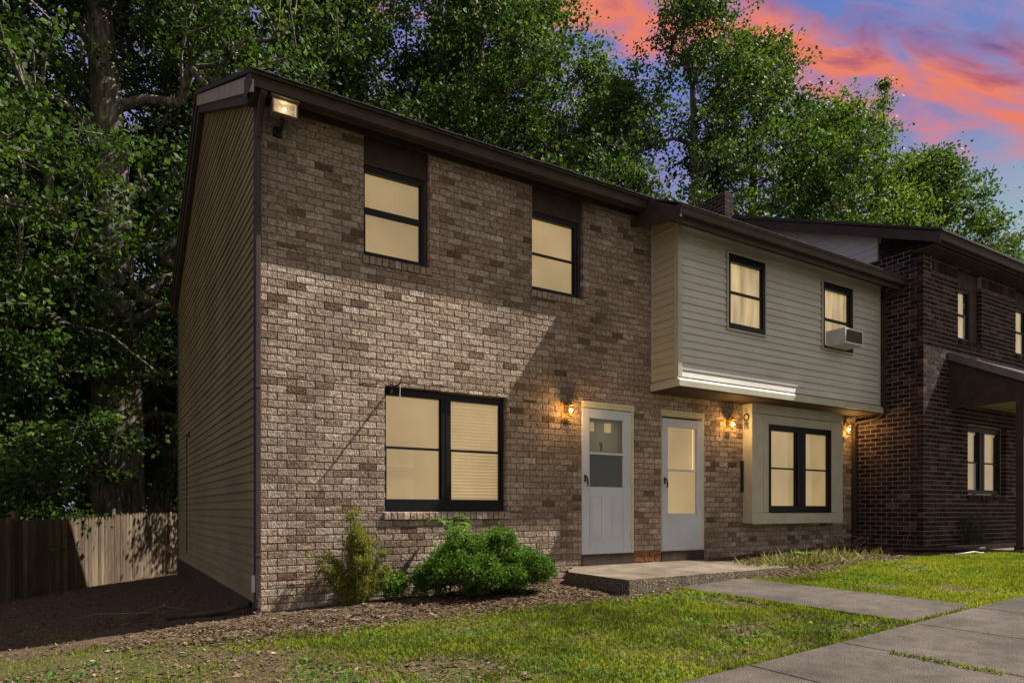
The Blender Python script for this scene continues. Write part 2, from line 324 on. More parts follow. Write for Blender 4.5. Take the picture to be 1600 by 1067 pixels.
def ground():
    def axis(lo, hi, st, far):
        a = np.arange(lo, hi+1e-6, st); o = [hi+st*1.3**i*2 for i in range(1, 22)]; o2 = [lo-st*1.3**i*2 for i in range(1, 22)]
        return np.array(sorted([v for v in o2]+list(a)+[v for v in o]))
    X = axis(-5, 13, .12, 300); Y = axis(-7, 13, .12, 300)
    nx, ny = len(X), len(Y)
    V = np.zeros((nx*ny, 3)); lw = np.zeros(nx*ny)
    for j, y in enumerate(Y):
        for i, x in enumerate(X):
            near = -6 < x < 14 and -8 < y < 14
            z = G(x, y)
            if near and not (-6.1 < y < -4.4 or (4.2 < x < 5.65 and -4.6 < y < -1.6)): z += .012*nz(x, y, 3, 1)+.008*nz(x, y, 9, 2)
            elif near: z -= .03
            V[j*nx+i] = (x, y, z)
            lw[j*nx+i] = min(1, max(0, (lawn_edge(x)-y)/.25+.5)) if (near or y < 0) else 0
    a = (np.arange(ny-1)[:, None]*nx+np.arange(nx-1)[None]).ravel()
    F = np.stack([a, a+1, a+nx+1, a+nx], 1)
    m = bpy.data.materials.new('ground_soil'); m.use_nodes = True; nt = m.node_tree; N = nt.nodes.new; L = nt.links.new; b = nt.nodes['Principled BSDF']; b.inputs['Roughness'].default_value = .95; b.inputs['Specular IOR Level'].default_value = .1
    tc = N('ShaderNodeTexCoord')
    def noise(s, d=6):
        n = N('ShaderNodeTexNoise'); n.inputs['Scale'].default_value = s; n.inputs['Detail'].default_value = d; n.inputs['Roughness'].default_value = .65; L(tc.outputs['Object'], n.inputs['Vector']); return n.outputs['Fac']
    def ramp(x, st):
        c = N('ShaderNodeValToRGB'); e = c.color_ramp.elements
        while len(e) < len(st): e.new(.5)
        for el, (p, q) in zip(e, st): el.position = p; el.color = tuple(q)+(1,)
        L(x, c.inputs[0]); return c.outputs[0]
    soil = ramp(noise(28), [(.3, (.045, .028, .02)), (.5, (.10, .065, .045)), (.66, (.17, .12, .085)), (.75, (.26, .20, .15))])
    turf = ramp(noise(16), [(.3, (.045, .05, .016)), (.5, (.075, .085, .022)), (.7, (.12, .11, .04))])
    at = N('ShaderNodeAttribute'); at.attribute_name = 'lawn'
    bare = N('ShaderNodeMath'); bare.operation = 'MULTIPLY'; L(at.outputs['Fac'], bare.inputs[0]); L(ramp(noise(1.1), [(.42, (.25, .25, .25)), (.56, (1, 1, 1))]), bare.inputs[1])
    mx = N('ShaderNodeMix'); mx.data_type = 'RGBA'; L(bare.outputs[0], mx.inputs[0]); L(soil, mx.inputs[6]); L(turf, mx.inputs[7]); L(mx.outputs[2], b.inputs['Base Color'])
    bp = N('ShaderNodeBump'); bp.inputs['Strength'].default_value = 1; bp.inputs['Distance'].default_value = .02; L(noise(60), bp.inputs['Height']); L(bp.outputs[0], b.inputs['Normal'])
    o = np_mesh('ground', V, F, m, smooth=True)
    at = o.data.attributes.new('lawn', 'FLOAT', 'POINT'); at.data.foreach_set('value', lw.astype(np.float32))
    tag(o, kind='structure')
ground()

def slab(mb, x0, x1, y0, y1, top, th=.1, g=.006):
    """paving slab lying on the sloping ground; top(x,y) gives its surface"""
    x0 += g; x1 -= g; y0 += g; y1 -= g
    c = [(x0, y0), (x1, y0), (x1, y1), (x0, y1)]
    mb.add([(x, y, top(x, y)-th) for x, y in c]+[(x, y, top(x, y)) for x, y in c], [(0, 3, 2, 1), (4, 5, 6, 7), (0, 1, 5, 4), (1, 2, 6, 5), (2, 3, 7, 6), (3, 0, 4, 7)])
def paving():
    mb = MB(); x = -8.95
    while x < 30:
        slab(mb, x, x+1.02, -6.0, -4.5, lambda a, b: G0(a, b)+.018+.006*math.sin(a*5)); x += 1.02
    tag(mb.build('sidewalk', M_WALK, bevel=.008), kind='structure')
    mb = MB()
    for y0, y1 in ((-4.44, -3.1), (-3.1, -1.79)): slab(mb, 4.37, 5.5, y0, y1, lambda a, b: G0(a, b)+.018)
    tag(mb.build('path', M_WALK, bevel=.008), kind='structure')
    mb = MB(); n = 20
    for i in range(n):
        xa, xb = -40+i*6, -34+i*6
        mb.add([(xa, -16, G0(xa, -12)-.02), (xb, -16, G0(xb, -12)-.02), (xb, -6.02, G0(xb, -6)+.01-.0), (xa, -6.02, G0(xa, -6)+.01)], [(0, 1, 2, 3)])
    tag(mb.build('road', M_ASPH), kind='structure')
paving()

# ------------------------------------------------------------------ brickwork
def bricks(mb, u0, u1, z0, z1, place, holes=(), L_=.2032, H=.0813, mo=.010, dep=.10, jit=.0025, start=0, soldier=()):
    """running bond in a wall plane. place(u, d, z) -> xyz with d = depth into the wall. holes: (u0,u1,z0,z1)"""
    k = 0; z = z0
    while z < z1-.01:
        zt = min(z+H-mo, z1)
        off = (L_/2 if k % 2 else 0)+start
        # breakpoints for holes cutting this course
        rows = [(z, zt)]
        for h in holes:
            nr = []
            for a, b in rows:
                cuts = [c for c in (h[2], h[3]) if a+.012 < c < b-.012]
                pts = [a]+sorted(cuts)+[b]
                nr += list(zip(pts[:-1], pts[1:]))
            rows = nr
        for a, b in rows:
            seg = [(u0, u1)]
            for h in holes:
                if h[2] < (a+b)/2 < h[3]:
                    ns = []
                    for p, q in seg:
                        if h[1] <= p or h[0] >= q: ns.append((p, q)); continue
                        if h[0] > p: ns.append((p, h[0]))
                        if h[1] < q: ns.append((h[1], q))
                    seg = ns
            i0 = int((u0-off)//L_)
            nseg = int((u1-u0)/L_)+3
            for i in range(i0, i0+nseg):
                ua, ub = off+i*L_, off+(i+1)*L_-mo
                for p, q in seg:
                    x0, x1 = max(ua, p), min(ub, q)
                    if x1-x0 < .02: continue
                    d = [random.uniform(-jit, jit) for _ in range(4)]
                    c = .004
                    jz = random.uniform(-.0012, .0012)
                    fr = [(x0+c, d[0], a+c+jz), (x1-c, d[1], a+c+jz), (x1-c, d[2], b-c+jz), (x0+c, d[3], b-c+jz)]
                    md = [(x0, .004, a+jz), (x1, .004, a+jz), (x1, .004, b+jz), (x0, .004, b+jz)]
                    bk = [(x0, dep, a+jz), (x1, dep, a+jz), (x1, dep, b+jz), (x0, dep, b+jz)]
                    vs = [place(*t) for t in fr+md+bk]
                    fs = [(0, 1, 2, 3)]+[(j, j+4, (j+1) % 4+4, (j+1) % 4) for j in range(4)]+[(j+4, j+8, (j+1) % 4+8, (j+1) % 4+4) for j in range(4)]
                    mb.add(vs, fs)
        z += H; k += 1
def soldiers(mb, u0, u1, z0, z1, place, w=.0813, mo=.010, dep=.1, out=0.0, jit=.002, slope=0):
    n = max(1, round((u1-u0+mo)/w)); w = (u1-u0+mo)/n
    for i in range(n):
        x0 = u0+i*w; x1 = x0+w-mo; j = random.uniform(-jit, jit)-out
        c = .004
        vs = [(x0+c, j, z0+c), (x1-c, j, z0+c), (x1-c, j, z1-c-slope), (x0+c, j, z1-c-slope), (x0, j+.004, z0), (x1, j+.004, z0), (x1, j+.004, z1-slope), (x0, j+.004, z1-slope), (x0, dep, z0), (x1, dep, z0), (x1, dep, z1), (x0, dep, z1)]
        fs = [(0, 1, 2, 3)]+[(q, q+4, (q+1) % 4+4, (q+1) % 4) for q in range(4)]+[(q+4, q+8, (q+1) % 4+8, (q+1) % 4+4) for q in range(4)]
        mb.add([place(*v) for v in vs], fs)
def mortar(mb, u0, u1, z0, z1, place, holes=(), d0=.008, d1=.2, inset=.004):
    us = sorted({u0, u1}|{h[0]-inset for h in holes}|{h[1]+inset for h in holes}); zs = sorted({z0, z1}|{h[2]-inset for h in holes}|{h[3]+inset for h in holes})
    us = [u for u in us if u0 <= u <= u1]; zs = [z for z in zs if z0 <= z <= z1]
    for a, b in zip(us[:-1], us[1:]):
        for c, d in zip(zs[:-1], zs[1:]):
            um, zm = (a+b)/2, (c+d)/2
            if any(h[0]-inset < um < h[1]+inset and h[2]-inset < zm < h[3]+inset for h in holes): continue
            vs = [place(u, t, z) for t in (d0, d1) for u, z in ((a, c), (b, c), (b, d), (a, d))]
            mb.add(vs, [(0, 1, 2, 3), (4, 7, 6, 5), (0, 4, 5, 1), (1, 5, 6, 2), (2, 6, 7, 3), (3, 7, 4, 0)])
def siding(name, urange, z0, z1, place, m, parent, H=.105, out=.012, holes=()):
    """lapped siding; urange(z) -> (u0,u1); place(u, d, z), d outward"""
    mb = MB(); z = z0; k = 0
    while z < z1-.001:
        zt = min(z+H, z1); a0, b0 = urange(z); a1, b1 = urange(zt)
        if b0-a0 < .02: break
        o = out*(1.0 if k % 2 == 0 else .72)
        if not holes:
            vs = [place(a0, 0, z), place(b0, 0, z), place(b0, o, z), place(a0, o, z), place(a0, o*.9, z+.012), place(b0, o*.9, z+.012), place(b1, .001, zt), place(a1, .001, zt)]
            mb.add(vs, [(0, 1, 2, 3), (3, 2, 5, 4), (4, 5, 6, 7)], .5)
        else:
            dz = lambda q: o*.9*(zt-q)/(zt-z-.012) if q > z+.012 else o
            cuts = [z]+sorted(c for h in holes for c in (h[2], h[3]) if z+.013 < c < zt-.003)+[zt]
            for c0, c1 in zip(cuts[:-1], cuts[1:]):
                seg = [(a0, b0)]
                for h in holes:
                    if h[2] < (c0+c1)/2 < h[3]: seg = [t for p, q in seg for t in ((p, min(q, h[0])), (max(p, h[1]), q)) if t[1]-t[0] > .01]
                for p, q in seg:
                    if c0 == z: mb.add([place(p, 0, z), place(q, 0, z), place(q, o, z), place(p, o, z), place(p, o*.9, z+.012), place(q, o*.9, z+.012), place(q, max(.001, dz(c1)), c1), place(p, max(.001, dz(c1)), c1)], [(0, 1, 2, 3), (3, 2, 5, 4), (4, 5, 6, 7)], .5)
                    else: mb.add([place(p, dz(c0), c0), place(q, dz(c0), c0), place(q, max(.001, dz(c1)), c1), place(p, max(.001, dz(c1)), c1)], [(0, 1, 2, 3)], .5)
        z = zt; k += 1
    return mb.build(name, m, parent)

# ------------------------------------------------------------------ windows
def slats(mb, x0, x1, y, z0, z1, pitch=.042):
    z = z0+.01
    while z < z1-.005:
        mb.add([(x0, y+.012, z+.002), (x1, y+.012, z+.002+random.uniform(-.001, .001)), (x1, y-.010, z+.0385), (x0, y-.010, z+.0385)], [(0, 1, 2, 3)], .5); z += pitch
def window(house, x0, x1, z0, z1, y, name='window', cols=1, blind='slat', fr=.045, bot=.05, top=.05, mull=.10, rail_z=None, rr=.035, label=None, shade_drop=None):
    """double-hung window: frame at front plane y (recedes +y); cols sashes side by side"""
    mb = MB(); d = .07
    zr = rail_z if rail_z is not None else (z0+z1)/2
    mb.box(x0, x0+fr, y, y+d, z0, z1); mb.box(x1-fr, x1, y, y+d, z0, z1)
    mb.box(x0+fr, x1-fr, y+.002, y+d, z1-top, z1); mb.box(x0+fr, x1-fr, y-.003, y+d, z0, z0+bot)
    xs = []
    if cols == 1: xs = [(x0+fr, x1-fr)]
    else:
        c = (x0+x1)/2; mb.box(c-mull/2, c+mull/2, y-.004, y+d, z0+bot, z1-top); mb.box(c-.006, c+.006, y-.010, y-.004, z0+bot, z1-top)
        xs = [(x0+fr, c-mull/2), (c+mull/2, x1-fr)]
    w = mb.build(name, M_FRAME, house, bevel=.004)
    if label: w['label'] = label
    for a, b in xs:
        s = MB()
        s.box(a, b, y+.016, y+.045, zr-rr/2, zr+rr/2)
        s.box(a, a+.018, y+.02, y+.05, z0+bot, zr-rr/2); s.box(b-.018, b, y+.02, y+.05, z0+bot, zr-rr/2)
        s.box(a, a+.014, y+.03, y+.055, zr+rr/2, z1-top); s.box(b-.014, b, y+.03, y+.055, zr+rr/2, z1-top)
        s.build('sash', M_FRAME, w, bevel=.002)
        g = MB(); g.box(a+.014, b-.014, y+.030, y+.034, z0+bot, zr-rr/2); g.box(a+.012, b-.012, y+.046, y+.050, zr+rr/2, z1-top)
        g.build('pane', M_GLASS, w)
        q = MB(); bk = blind if isinstance(blind, str) else blind[xs.index((a, b))]
        if bk == 'slat':
            slats(q, a-.01, b+.01, y+.105, z0+bot-.01, z1-top+.01)
            q.box(a-.01, b+.01, y+.08, y+.12, z1-top-.035, z1-top+.01, .5)
            bl = q.build('blind', M_SLAT, w)
            q = MB(); q.add([(a-.03, y+.14, z0), (b+.03, y+.14, z0), (b+.03, y+.14, z1), (a-.03, y+.14, z1)], [(0, 1, 2, 3)], .5); q.build('room_glow', M_BLINDGAP, w)
        else:
            n = 26; vs = []; fs = []
            for i in range(n+1):
                u = a-.02+(b-a+.04)*i/n; yy = y+.10+(.012*math.sin(i*1.1)+.008*math.sin(i*2.7+a*9) if bk == 'curtain' else 0.001*math.sin(i))
                vs += [(u, yy, z0+bot-.02), (u, yy, z1-top+.02)]
            fs = [(2*i, 2*i+2, 2*i+3, 2*i+1) for i in range(n)]
            q.add(vs, fs, .5); q.build('curtain' if bk == 'curtain' else 'roller_shade', M_BLIND2 if bk == 'curtain' else M_BLIND, w, smooth=True)
    return w

# ------------------------------------------------------------------ light brick townhouse
HX1 = 10.80; HY1 = 8.03; EZ = 5.50; RY = 4.0; EY = -.37; PITCH = .48
def roofz(y): return 5.55+PITCH*(min(y, 2*RY-y)-EY)
house = thing('brick_townhouse', (5.4, 4, 0), 'tan brick townhouse with grey siding jetty upstairs and two white doors', 'house')
front = lambda u, d, z: (u, d, z)
W1 = (1.165, 1.995, 4.06, EZ); W2 = (3.49, 4.345, 4.06, EZ); WB = (1.424, 3.098, 1.10, 2.575)
D1 = (4.315, 5.275, .30, 2.645); D2 = (5.825, 6.745, .30, 2.645); BX = (7.75, 10.1, .9, 2.95)
holes = [W1, W2, WB, D1, D2, BX]
mb = MB(); RB = MB()
mh = [h for h in holes]
sill_holes = [(W1[0]-.02, W1[1]+.02, 3.955, 4.06), (W2[0]-.02, W2[1]+.02, 3.955, 4.06), (WB[0]-.005, WB[1]+.02, 1.0, 1.10)]
bricks(mb, 0.03, HX1, -.30, EZ, front, holes+sill_holes)
wall = mb.build('brick_wall', M_BRICK, house)
mb = MB(); mortar(mb, 0.03, HX1, -.32, EZ, front, holes); mb.build('mortar_bed', M_MORTAR, wall)
mb = MB(); mb.box(5.30, 5.81, -.0045, -.0015, .335, .50); 
# window sills of upright bricks
for h in (W1, W2, WB):
    mb = MB(); soldiers(mb, h[0]-.015, h[1]+.015, h[2]-.100, h[2]-.002, front, w=.082, out=.028, slope=.012); mb.build('sill', M_BRICK, house)
# rusty stain rows between the doors (brickwork stained by run-off)
mb = MB(); 
window(house, W1[0]-.004, W1[1]-.04, 4.07, 5.135, .075, blind='plain', fr=.04, bot=.06, top=.07, rail_z=4.615, rr=.075)
window(house, W2[0]-.004, W2[1]-.06, 4.07, 5.135, .075, blind='plain', fr=.04, bot=.06, top=.07, rail_z=4.58, rr=.03)
window(house, WB[0], WB[1]-.02, 1.105, 2.565, .07, cols=2, blind=('plain', 'slat'), fr=.035, bot=.14, top=.085, mull=.13, rail_z=1.86, rr=.03, label='wide double window with closed blinds')
for h in (W1, W2):
    mb = MB(); mb.box(h[0]-.004, h[1]+.004, .06, .10, 5.135, EZ+.02); 
    mb.box(h[1]-.045, h[1]+.003, .07, .11, 4.06, 5.14)
    mb.build('brown_panel', M_SOFFIT, house)
# back and inside walls (close the body)
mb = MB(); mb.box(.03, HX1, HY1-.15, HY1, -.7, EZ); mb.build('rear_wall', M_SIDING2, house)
mb = MB(); mb.box(10.66, 10.795, .2, HY1-.15, -.3, EZ+.1); mb.build('party_wall', M_MORTAR, house)
# side wall: siding with a dark foundation strip, corner boards, rake boards
def side_range(z):
    if z <= 5.50: return (.06, HY1-.06)
    y0 = (z-5.42)/PITCH+EY+.0
    return (max(.06, y0), min(HY1-.06, 2*RY-y0))
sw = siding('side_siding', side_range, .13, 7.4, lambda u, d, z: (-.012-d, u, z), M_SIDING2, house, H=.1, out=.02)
mb = MB(); mb.ext([(.06, -.7), (HY1-.06, -.7), (HY1-.06, 5.5), (RY, 7.5), (.06, 5.58)], .0, .10, 'x'); mb.build('side_sheathing', M_FOUND, house)
mb = MB(); mb.box(-.022, .03, .02, HY1-.03, -.7, .125); mb.build('foundation_strip', M_FOUND, house)
mb = MB(); mb.box(-.03, .028, -.012, .075, -.05, 5.5); mb.build('corner_board', M_BROWN, house, bevel=.004)
mb = MB(); mb.box(-.035, .0, HY1-.10, HY1+.02, -.7, 5.5); mb.build('corner_board', M_BROWN, house, bevel=.004)
# roof
roof = MB()
for s in (1, -1):
    f = (lambda y: y) if s == 1 else (lambda y: 2*RY-y)
    pr = [(f(EY-.03), roofz(EY)-.014), (f(RY), roofz(RY)), (f(RY), roofz(RY)-.07), (f(EY-.03), roofz(EY)-.05)]
    roof.ext(pr, -.15, 10.62, 'x')
rf = roof.build('roof', M_SHINGLE, house)
# shingle courses' ragged edge along the eave
mb = MB()
x = -.14
while x < 5.3:
    w_ = random.uniform(.15, .3); dz = random.uniform(-.004, .003)
    mb.ext([(EY-.055, 5.53+dz), (EY+.3, 5.53+.3*PITCH+.035+dz), (EY+.3, 5.53+.3*PITCH+.048+dz), (EY-.055, 5.541+dz)], x, x+w_-.004, 'x'); x += w_
mb.build('shingle_edge', M_SHINGLE, rf)
# rake fascia (tan on the front slope; rear board coloured dark brown for its shade), soffit under it
mb = MB(); o = .055
mb.ext([(EY+.02, roofz(EY)-.05), (RY, roofz(RY)-.075), (RY, roofz(RY)-.24), (EY+.02, roofz(EY)-.215)], -.13, -.105, 'x')
mb.build('rake_board', M_TRIM if False else mat('tan_rake_paint', base=(.30, .27, .20), nscale=4, namt=.2, rough=.6), house)
mb = MB(); mb.ext([(2*RY-EY, roofz(EY)-.05), (RY, roofz(RY)-.075), (RY, roofz(RY)-.24), (2*RY-EY, roofz(EY)-.215)], -.13, -.105, 'x')
mb.ext([(.061, roofz(.061)-.22), (RY, roofz(RY)-.241), (RY, roofz(RY)-.34), (.061, roofz(.061)-.33)], -.105, -.03, 'x')
mb.ext([(2*RY-EY-.02, roofz(EY)-.215), (RY, roofz(RY)-.241), (RY, roofz(RY)-.40), (2*RY-EY-.02, roofz(EY)-.40)], -.105, -.03, 'x')
mb.build('rake_soffit', M_BROWN, house)
# eave: soffit boards, fascia and gutter
def gutter(name, parent, x0, x1, y, z, h=.125, d=.11, lip=True):
    mb = MB(); t = .004
    prof = [(y, z), (y-.0, z-.035), (y+.018, z-.055), (y+.03, z-h), (y+d, z-h), (y+d, z-.01), (y+d-t, z-.01), (y+d-t, z-h+t), (y+.033, z-h+t), (y+.022, z-.056), (y+t, z-.038), (y+t, z-.008), (y+.012, z-.008), (y+.012, z)]
    mb.ext(prof, x0, x1, 'x')
    for xx in (x0, x1): mb.ext([(y, z), (y, z-.035), (y+.018, z-.055), (y+.03, z-h), (y+d, z-h), (y+d, z-.01)], xx-.002, xx+.002, 'x')
    return mb.build(name, M_BROWN, parent)
gutter('gutter', house, -.128, 5.30, EY, 5.53)
mb = MB(); mb.box(-.10, 5.5, EY+.11, EY+.135, 5.385, 5.52); mb.build('fascia', M_BROWN, house)
mb = MB(); x = -.10
while x < 5.6:
    mb.box(x, x+.395, EY+.135, .115, 5.498+random.uniform(0, .003), 5.515); x += .40
mb.build('soffit', M_SOFFIT, house)
mb = MB(); mb.box(.03, 5.6, -.022, .0, 5.43, 5.495); mb.build('frieze_board', M_SOFFIT, house)
mb = MB(); mb.ext([(EY+.004, 5.41), (EY+.004, 5.545), (EY+.10, 5.59), (.02, 5.64), (.02, 5.41)], -.134, -.1285, 'x'); mb.ext([(EY+.115, 5.405), (EY+.115, 5.53), (.06, 5.53), (.06, 5.405)], -.104, -.001, 'x'); mb.build('eave_return', M_BROWN, house)
# corner downspout
mb = MB()
mb.ext([(-.032, -.062), (.016, -.062), (.016, -.018), (-.032, -.018)], .16, 5.05, 'z')
mb.tube([(-.006, -.047, 5.05), (-.006, -.10, 5.2), (-.006, -.22, 5.32), (-.006, -.34, 5.38)], .034, 8)
mb.tube([(-.006, -.047, .18), (-.02, -.05, .08), (-.05, -.055, .03)], .026, 8)
for z in (.62, 2.4, 4.2): mb.box(-.036, .022, -.067, -.012, z, z+.03)
mb.build('downspout', M_BROWN, house, bevel=.004)
# rear eave (seen against the trees on the left)
mb = MB(); mb.box(-.13, 10.6, 2*RY-EY-.13, 2*RY-EY, 5.36, 5.49); mb.box(-.10, 10.6, HY1, 2*RY-EY-.13, 5.40, 5.42); mb.build('rear_gutter', M_BROWN, house)
# ---- jettied bay upstairs
BY = -.537; BX0 = 5.63; BX1 = 10.735; BZ0 = 2.885; BEY = -1.02; BEZ = 5.18
BH = [(6.64, 7.54, 3.835, 5.022), (8.985, 9.89, 3.835, 5.015)]
mb = MB(); mortar(mb, BX0+.02, BX1, BZ0+.03, 5.24, lambda u, d, z: (u, BY+d, z), BH, d0=.02, d1=.04, inset=0); mb.box(BX0+.02, BX0+.04, BY+.041, -.012, BZ0+.03, 5.42); mb.box(BX1-.02, BX1, BY+.041, -.012, BZ0+.03, 5.3); mb.box(BX0+.041, BX1-.021, BY+.041, -.012, BZ0+.03, BZ0+.05)
bay = mb.build('jetty', M_TRIM, house)
siding('jetty_siding', lambda z: (BX0+.07, BX1-.04), 3.03, 5.235, lambda u, d, z: (u, BY+.012-d, z), M_SIDING, bay, H=.1075, out=.024, holes=BH)
siding('jetty_siding', lambda z: (BY+.07, -.03), 3.03, 5.48, lambda u, d, z: (BX0+.015-d, u, z), mat('cream_vinyl_siding', base=(.50, .44, .30), nscale=3, namt=.1, rough=.55, nstretch=(.4, .4, 3)), bay, H=.1075, out=.022)
for bxs in ((BX0-.008, BX0+.075, BY-.016, BY+.075, 3.02, 5.36), (BX0-.010, BX0+.02, -.03, .0, 3.02, 5.48), (BX1-.05, BX1+.004, BY-.016, BY+.019, 3.02, 5.2)):
    mb = MB(); mb.box(*bxs); mb.build('corner_trim', M_TRIM, bay, bevel=.004)
mb = MB(); # bottom ledge with sloped cap
pr = [(BY-.062, BZ0), (BY-.062, BZ0+.085), (BY-.012, BZ0+.125), (BY+.02, BZ0+.135), (BY+.02, BZ0)]
mb.ext(pr, BX0-.03, BX1+.01, 'x')
mb.ext([(BX0-.03, BZ0), (BX0-.03, BZ0+.085), (BX0-.002, BZ0+.125), (BX0+.02, BZ0+.135), (BX0+.02, BZ0)], BY+.021, -.004, 'y')
mb.build('ledge', M_TRIM, bay, bevel=.003)
mb = MB(); mb.box(BX0+.0, BX1, BY-.02, -.0, BZ0-.015, BZ0-.001); mb.build('underside', M_SOFFIT, bay)
mb = MB(); mb.box(BX0-.0, BX1, BY-.014, BY+.01, 5.19, 5.30); mb.build('frieze', M_SIDING, bay)
# bay windows
def bay_window(x0, x1, z0, z1, cut=None, **kw):
    w = window(house, x0, x1, z0, z1, BY-.022, blind='curtain', **kw)
    mb = MB(); t = .022; y0, y1 = BY-.030, BY+.0
    mb.box(x0-t, x0, y0, y1, z0-t, z1+t); mb.box(x1, x1+t, y0, y1, z0-t, z1+t); mb.box(x0, x1, y0, y1, z1, z1+t); mb.box(x0, x1, y0-.006, y1, z0-t, z0)
    mb.build('casing', M_TRIM, w, bevel=.002)
    return w
# glass sits slightly proud of the sheathing, so the sheathing is dark behind
bay_window(6.665, 7.515, 3.86, 5.00, fr=.055, bot=.09, top=.12, rail_z=4.42, rr=.04)
bay_window(9.01, 9.865, 3.86, 4.99, fr=.055, bot=.05, top=.12, rail_z=4.36, rr=.045, label='upstairs window with an air conditioner in its lower sash')
# bay roof skirt: continues the main slope down and out
mb = MB()
zr = lambda y: 5.55+PITCH*(y-EY)
mb.ext([(BEY-.012, zr(BEY)-.008), (EY+.2, zr(EY+.2)+.002), (EY+.2, zr(EY+.2)-.05), (BEY-.012, zr(BEY)-.02)], 5.21, 10.62, 'x')
mb.build('jetty_roof', M_SHINGLE, rf)
gutter('gutter', house, 5.20, 10.90, BEY, zr(BEY)-.012)
mb = MB(); mb.box(5.22, 10.80, BEY+.11, BEY+.135, BEZ-.15, BEZ+.0)
mb.ext([(BEY+.02, BEZ-.13), (BEY+.02, BEZ+.0), (EY, zr(EY)-.03), (EY, zr(EY)-.15), (-.02, 5.36), (-.02, 5.25), (BY, 5.10)], 5.205, 5.235, 'x')
mb.build('fascia', M_BROWN, house)
mb = MB(); x = 5.24
while x < 10.7:
    mb.add([(x, BEY+.12, BEZ-.10), (x+.30, BEY+.12, BEZ-.10), (x+.30, BY, 5.21), (x, BY, 5.21), (x, BEY+.12, BEZ-.09), (x+.30, BEY+.12, BEZ-.09), (x+.30, BY, 5.22), (x, BY, 5.22)], [(0, 3, 2, 1), (4, 5, 6, 7), (0, 1, 5, 4), (1, 2, 6, 5), (2, 3, 7, 6), (3, 0, 4, 7)]); x += .305
mb.add([(5.24, BY, 5.23), (5.63, BY, 5.23), (5.63, 0, 5.45), (5.24, 0, 5.45)], [(0, 1, 2, 3)])
mb.build('soffit', M_SOFFIT, house)
# downspout at the inside corner
mb = MB()
mb.box(10.745, 10.80, -.62, -.555, 2.86, 4.95)
mb.tube([(10.77, -1.02, 5.06), (10.77, -.9, 5.0), (10.77, -.70, 4.98), (10.77, -.59, 4.93)], .032, 8)
mb.tube([(10.77, -.588, 2.88), (10.77, -.50, 2.80), (10.74, -.10, 2.76), (10.74, -.045, 2.68)], .032, 8)
mb.box(10.705, 10.775, -.08, -.015, .50, 2.70); mb.tube([(10.74, -.05, .52), (10.72, -.12, .47), (10.66, -.22, .45)], .033, 8)
mb.build('downspout', M_BROWN, house, bevel=.004)
# ---- boxed window downstairs
mb = MB(); X0, X1, Y0, Z0, Z1 = 7.69, 10.145, -.192, .885, 2.872
mb.box(X0, X0+.03, Y0+.02, -.002, Z0+.01, Z1); mb.box(X1-.03, X1, Y0+.02, -.002, Z0+.01, Z1); mb.box(X0+.03, X1-.03, Y0+.026, -.002, Z0+.01, Z0+.03); mb.box(X0+.03, X1-.03, Y0+.026, -.002, Z1-.02, Z1)
bx = mb.build('boxed_surround', M_TRIM, house, bevel=.004)
mb = MB(); a0, a1, c0, c1 = 8.07, 9.775, 1.075, 2.545
mb.box(X0-.006, a0-.13, Y0, Y0+.025, c0-.005, 2.70); mb.box(a1+.14, X1+.006, Y0, Y0+.025, c0-.005, 2.70)
mb.box(X0-.006, X1+.006, Y0-.004, Y0+.025, Z0, c0-.008); mb.box(X0-.006, 8.93, Y0, Y0+.025, 2.708, Z1-.002); mb.box(8.934, X1+.006, Y0, Y0+.025, 2.708, Z1-.002)
mb.box(a0-.128, a0-.0, Y0-.006, Y0+.025, c0-.0, 2.697); mb.box(a1, a1+.138, Y0-.006, Y0+.025, c0, 2.697); mb.box(a0, a1, Y0-.005, Y0+.025, c1, 2.697)
mb.box(X0-.03, X0-.001, -.19, -.001, Z0+.01, 2.86)
mb.build('trim_board', M_TRIM, bx, bevel=.003)
window(house, a0+.002, a1-.002, c0+.002, c1-.002, Y0-.02, cols=2, blind='plain', fr=.045, bot=.11, top=.10, mull=.22, rail_z=1.815, rr=.028, label='lit double window in a cream box surround')
# ---- doors
def storm_door(x0, x1, z0, z1, gx0, gx1, gz0, gzm, gz1, name):
    y = -.005
    mb = MB()
    mb.box(x0, gx0, y, y+.035, z0, z1); mb.box(gx1, x1, y, y+.035, z0, z1); mb.box(gx0, gx1, y+.0005, y+.035, gz1, z1); mb.box(gx0, gx1, y+.0005, y+.035, z0, gz0)
    d = mb.build(name, M_DOOR, house, bevel=.004)
    mb = MB(); mb.box(gx0, gx1, y-.004, y+.03, gzm-.014, gzm+.014); mb.box(gx0, gx0+.012, y+.006, y+.03, gz0, gz1); mb.box(gx1-.012, gx1, y+.006, y+.03, gz0, gz1); mb.box(gx0, gx1, y+.006, y+.03, gz0, gz0+.012)
    mb.build('glazing_bar', M_WHITE, d, bevel=.002)
    mb = MB(); mb.box(gx0+.012, gx1-.012, y+.014, y+.018, gz0+.012, gzm-.014); mb.box(gx0+.012, gx1-.012, y+.014, y+.018, gzm+.014, gz1); mb.build('pane', M_GLASS, d)
    hz = 1.52
    mb = MB(); mb.tube([(x0+.045, y-.005, hz+.07), (x0+.045, y-.045, hz+.06), (x0+.05, y-.055, hz+.01), (x0+.062, y-.05, hz-.055), (x0+.06, y-.035, hz-.08)], [.011, .012, .013, .011, .008], 8)
    mb.box(x0+.032, x0+.058, y-.01, y+.001, hz-.01, hz+.09); mb.build('handle', M_BLACK, d, bevel=.002)
    return d
d1 = storm_door(4.325, 5.222, .49, 2.545, 4.445, 5.08, 1.43, 1.917, 2.41, 'door')
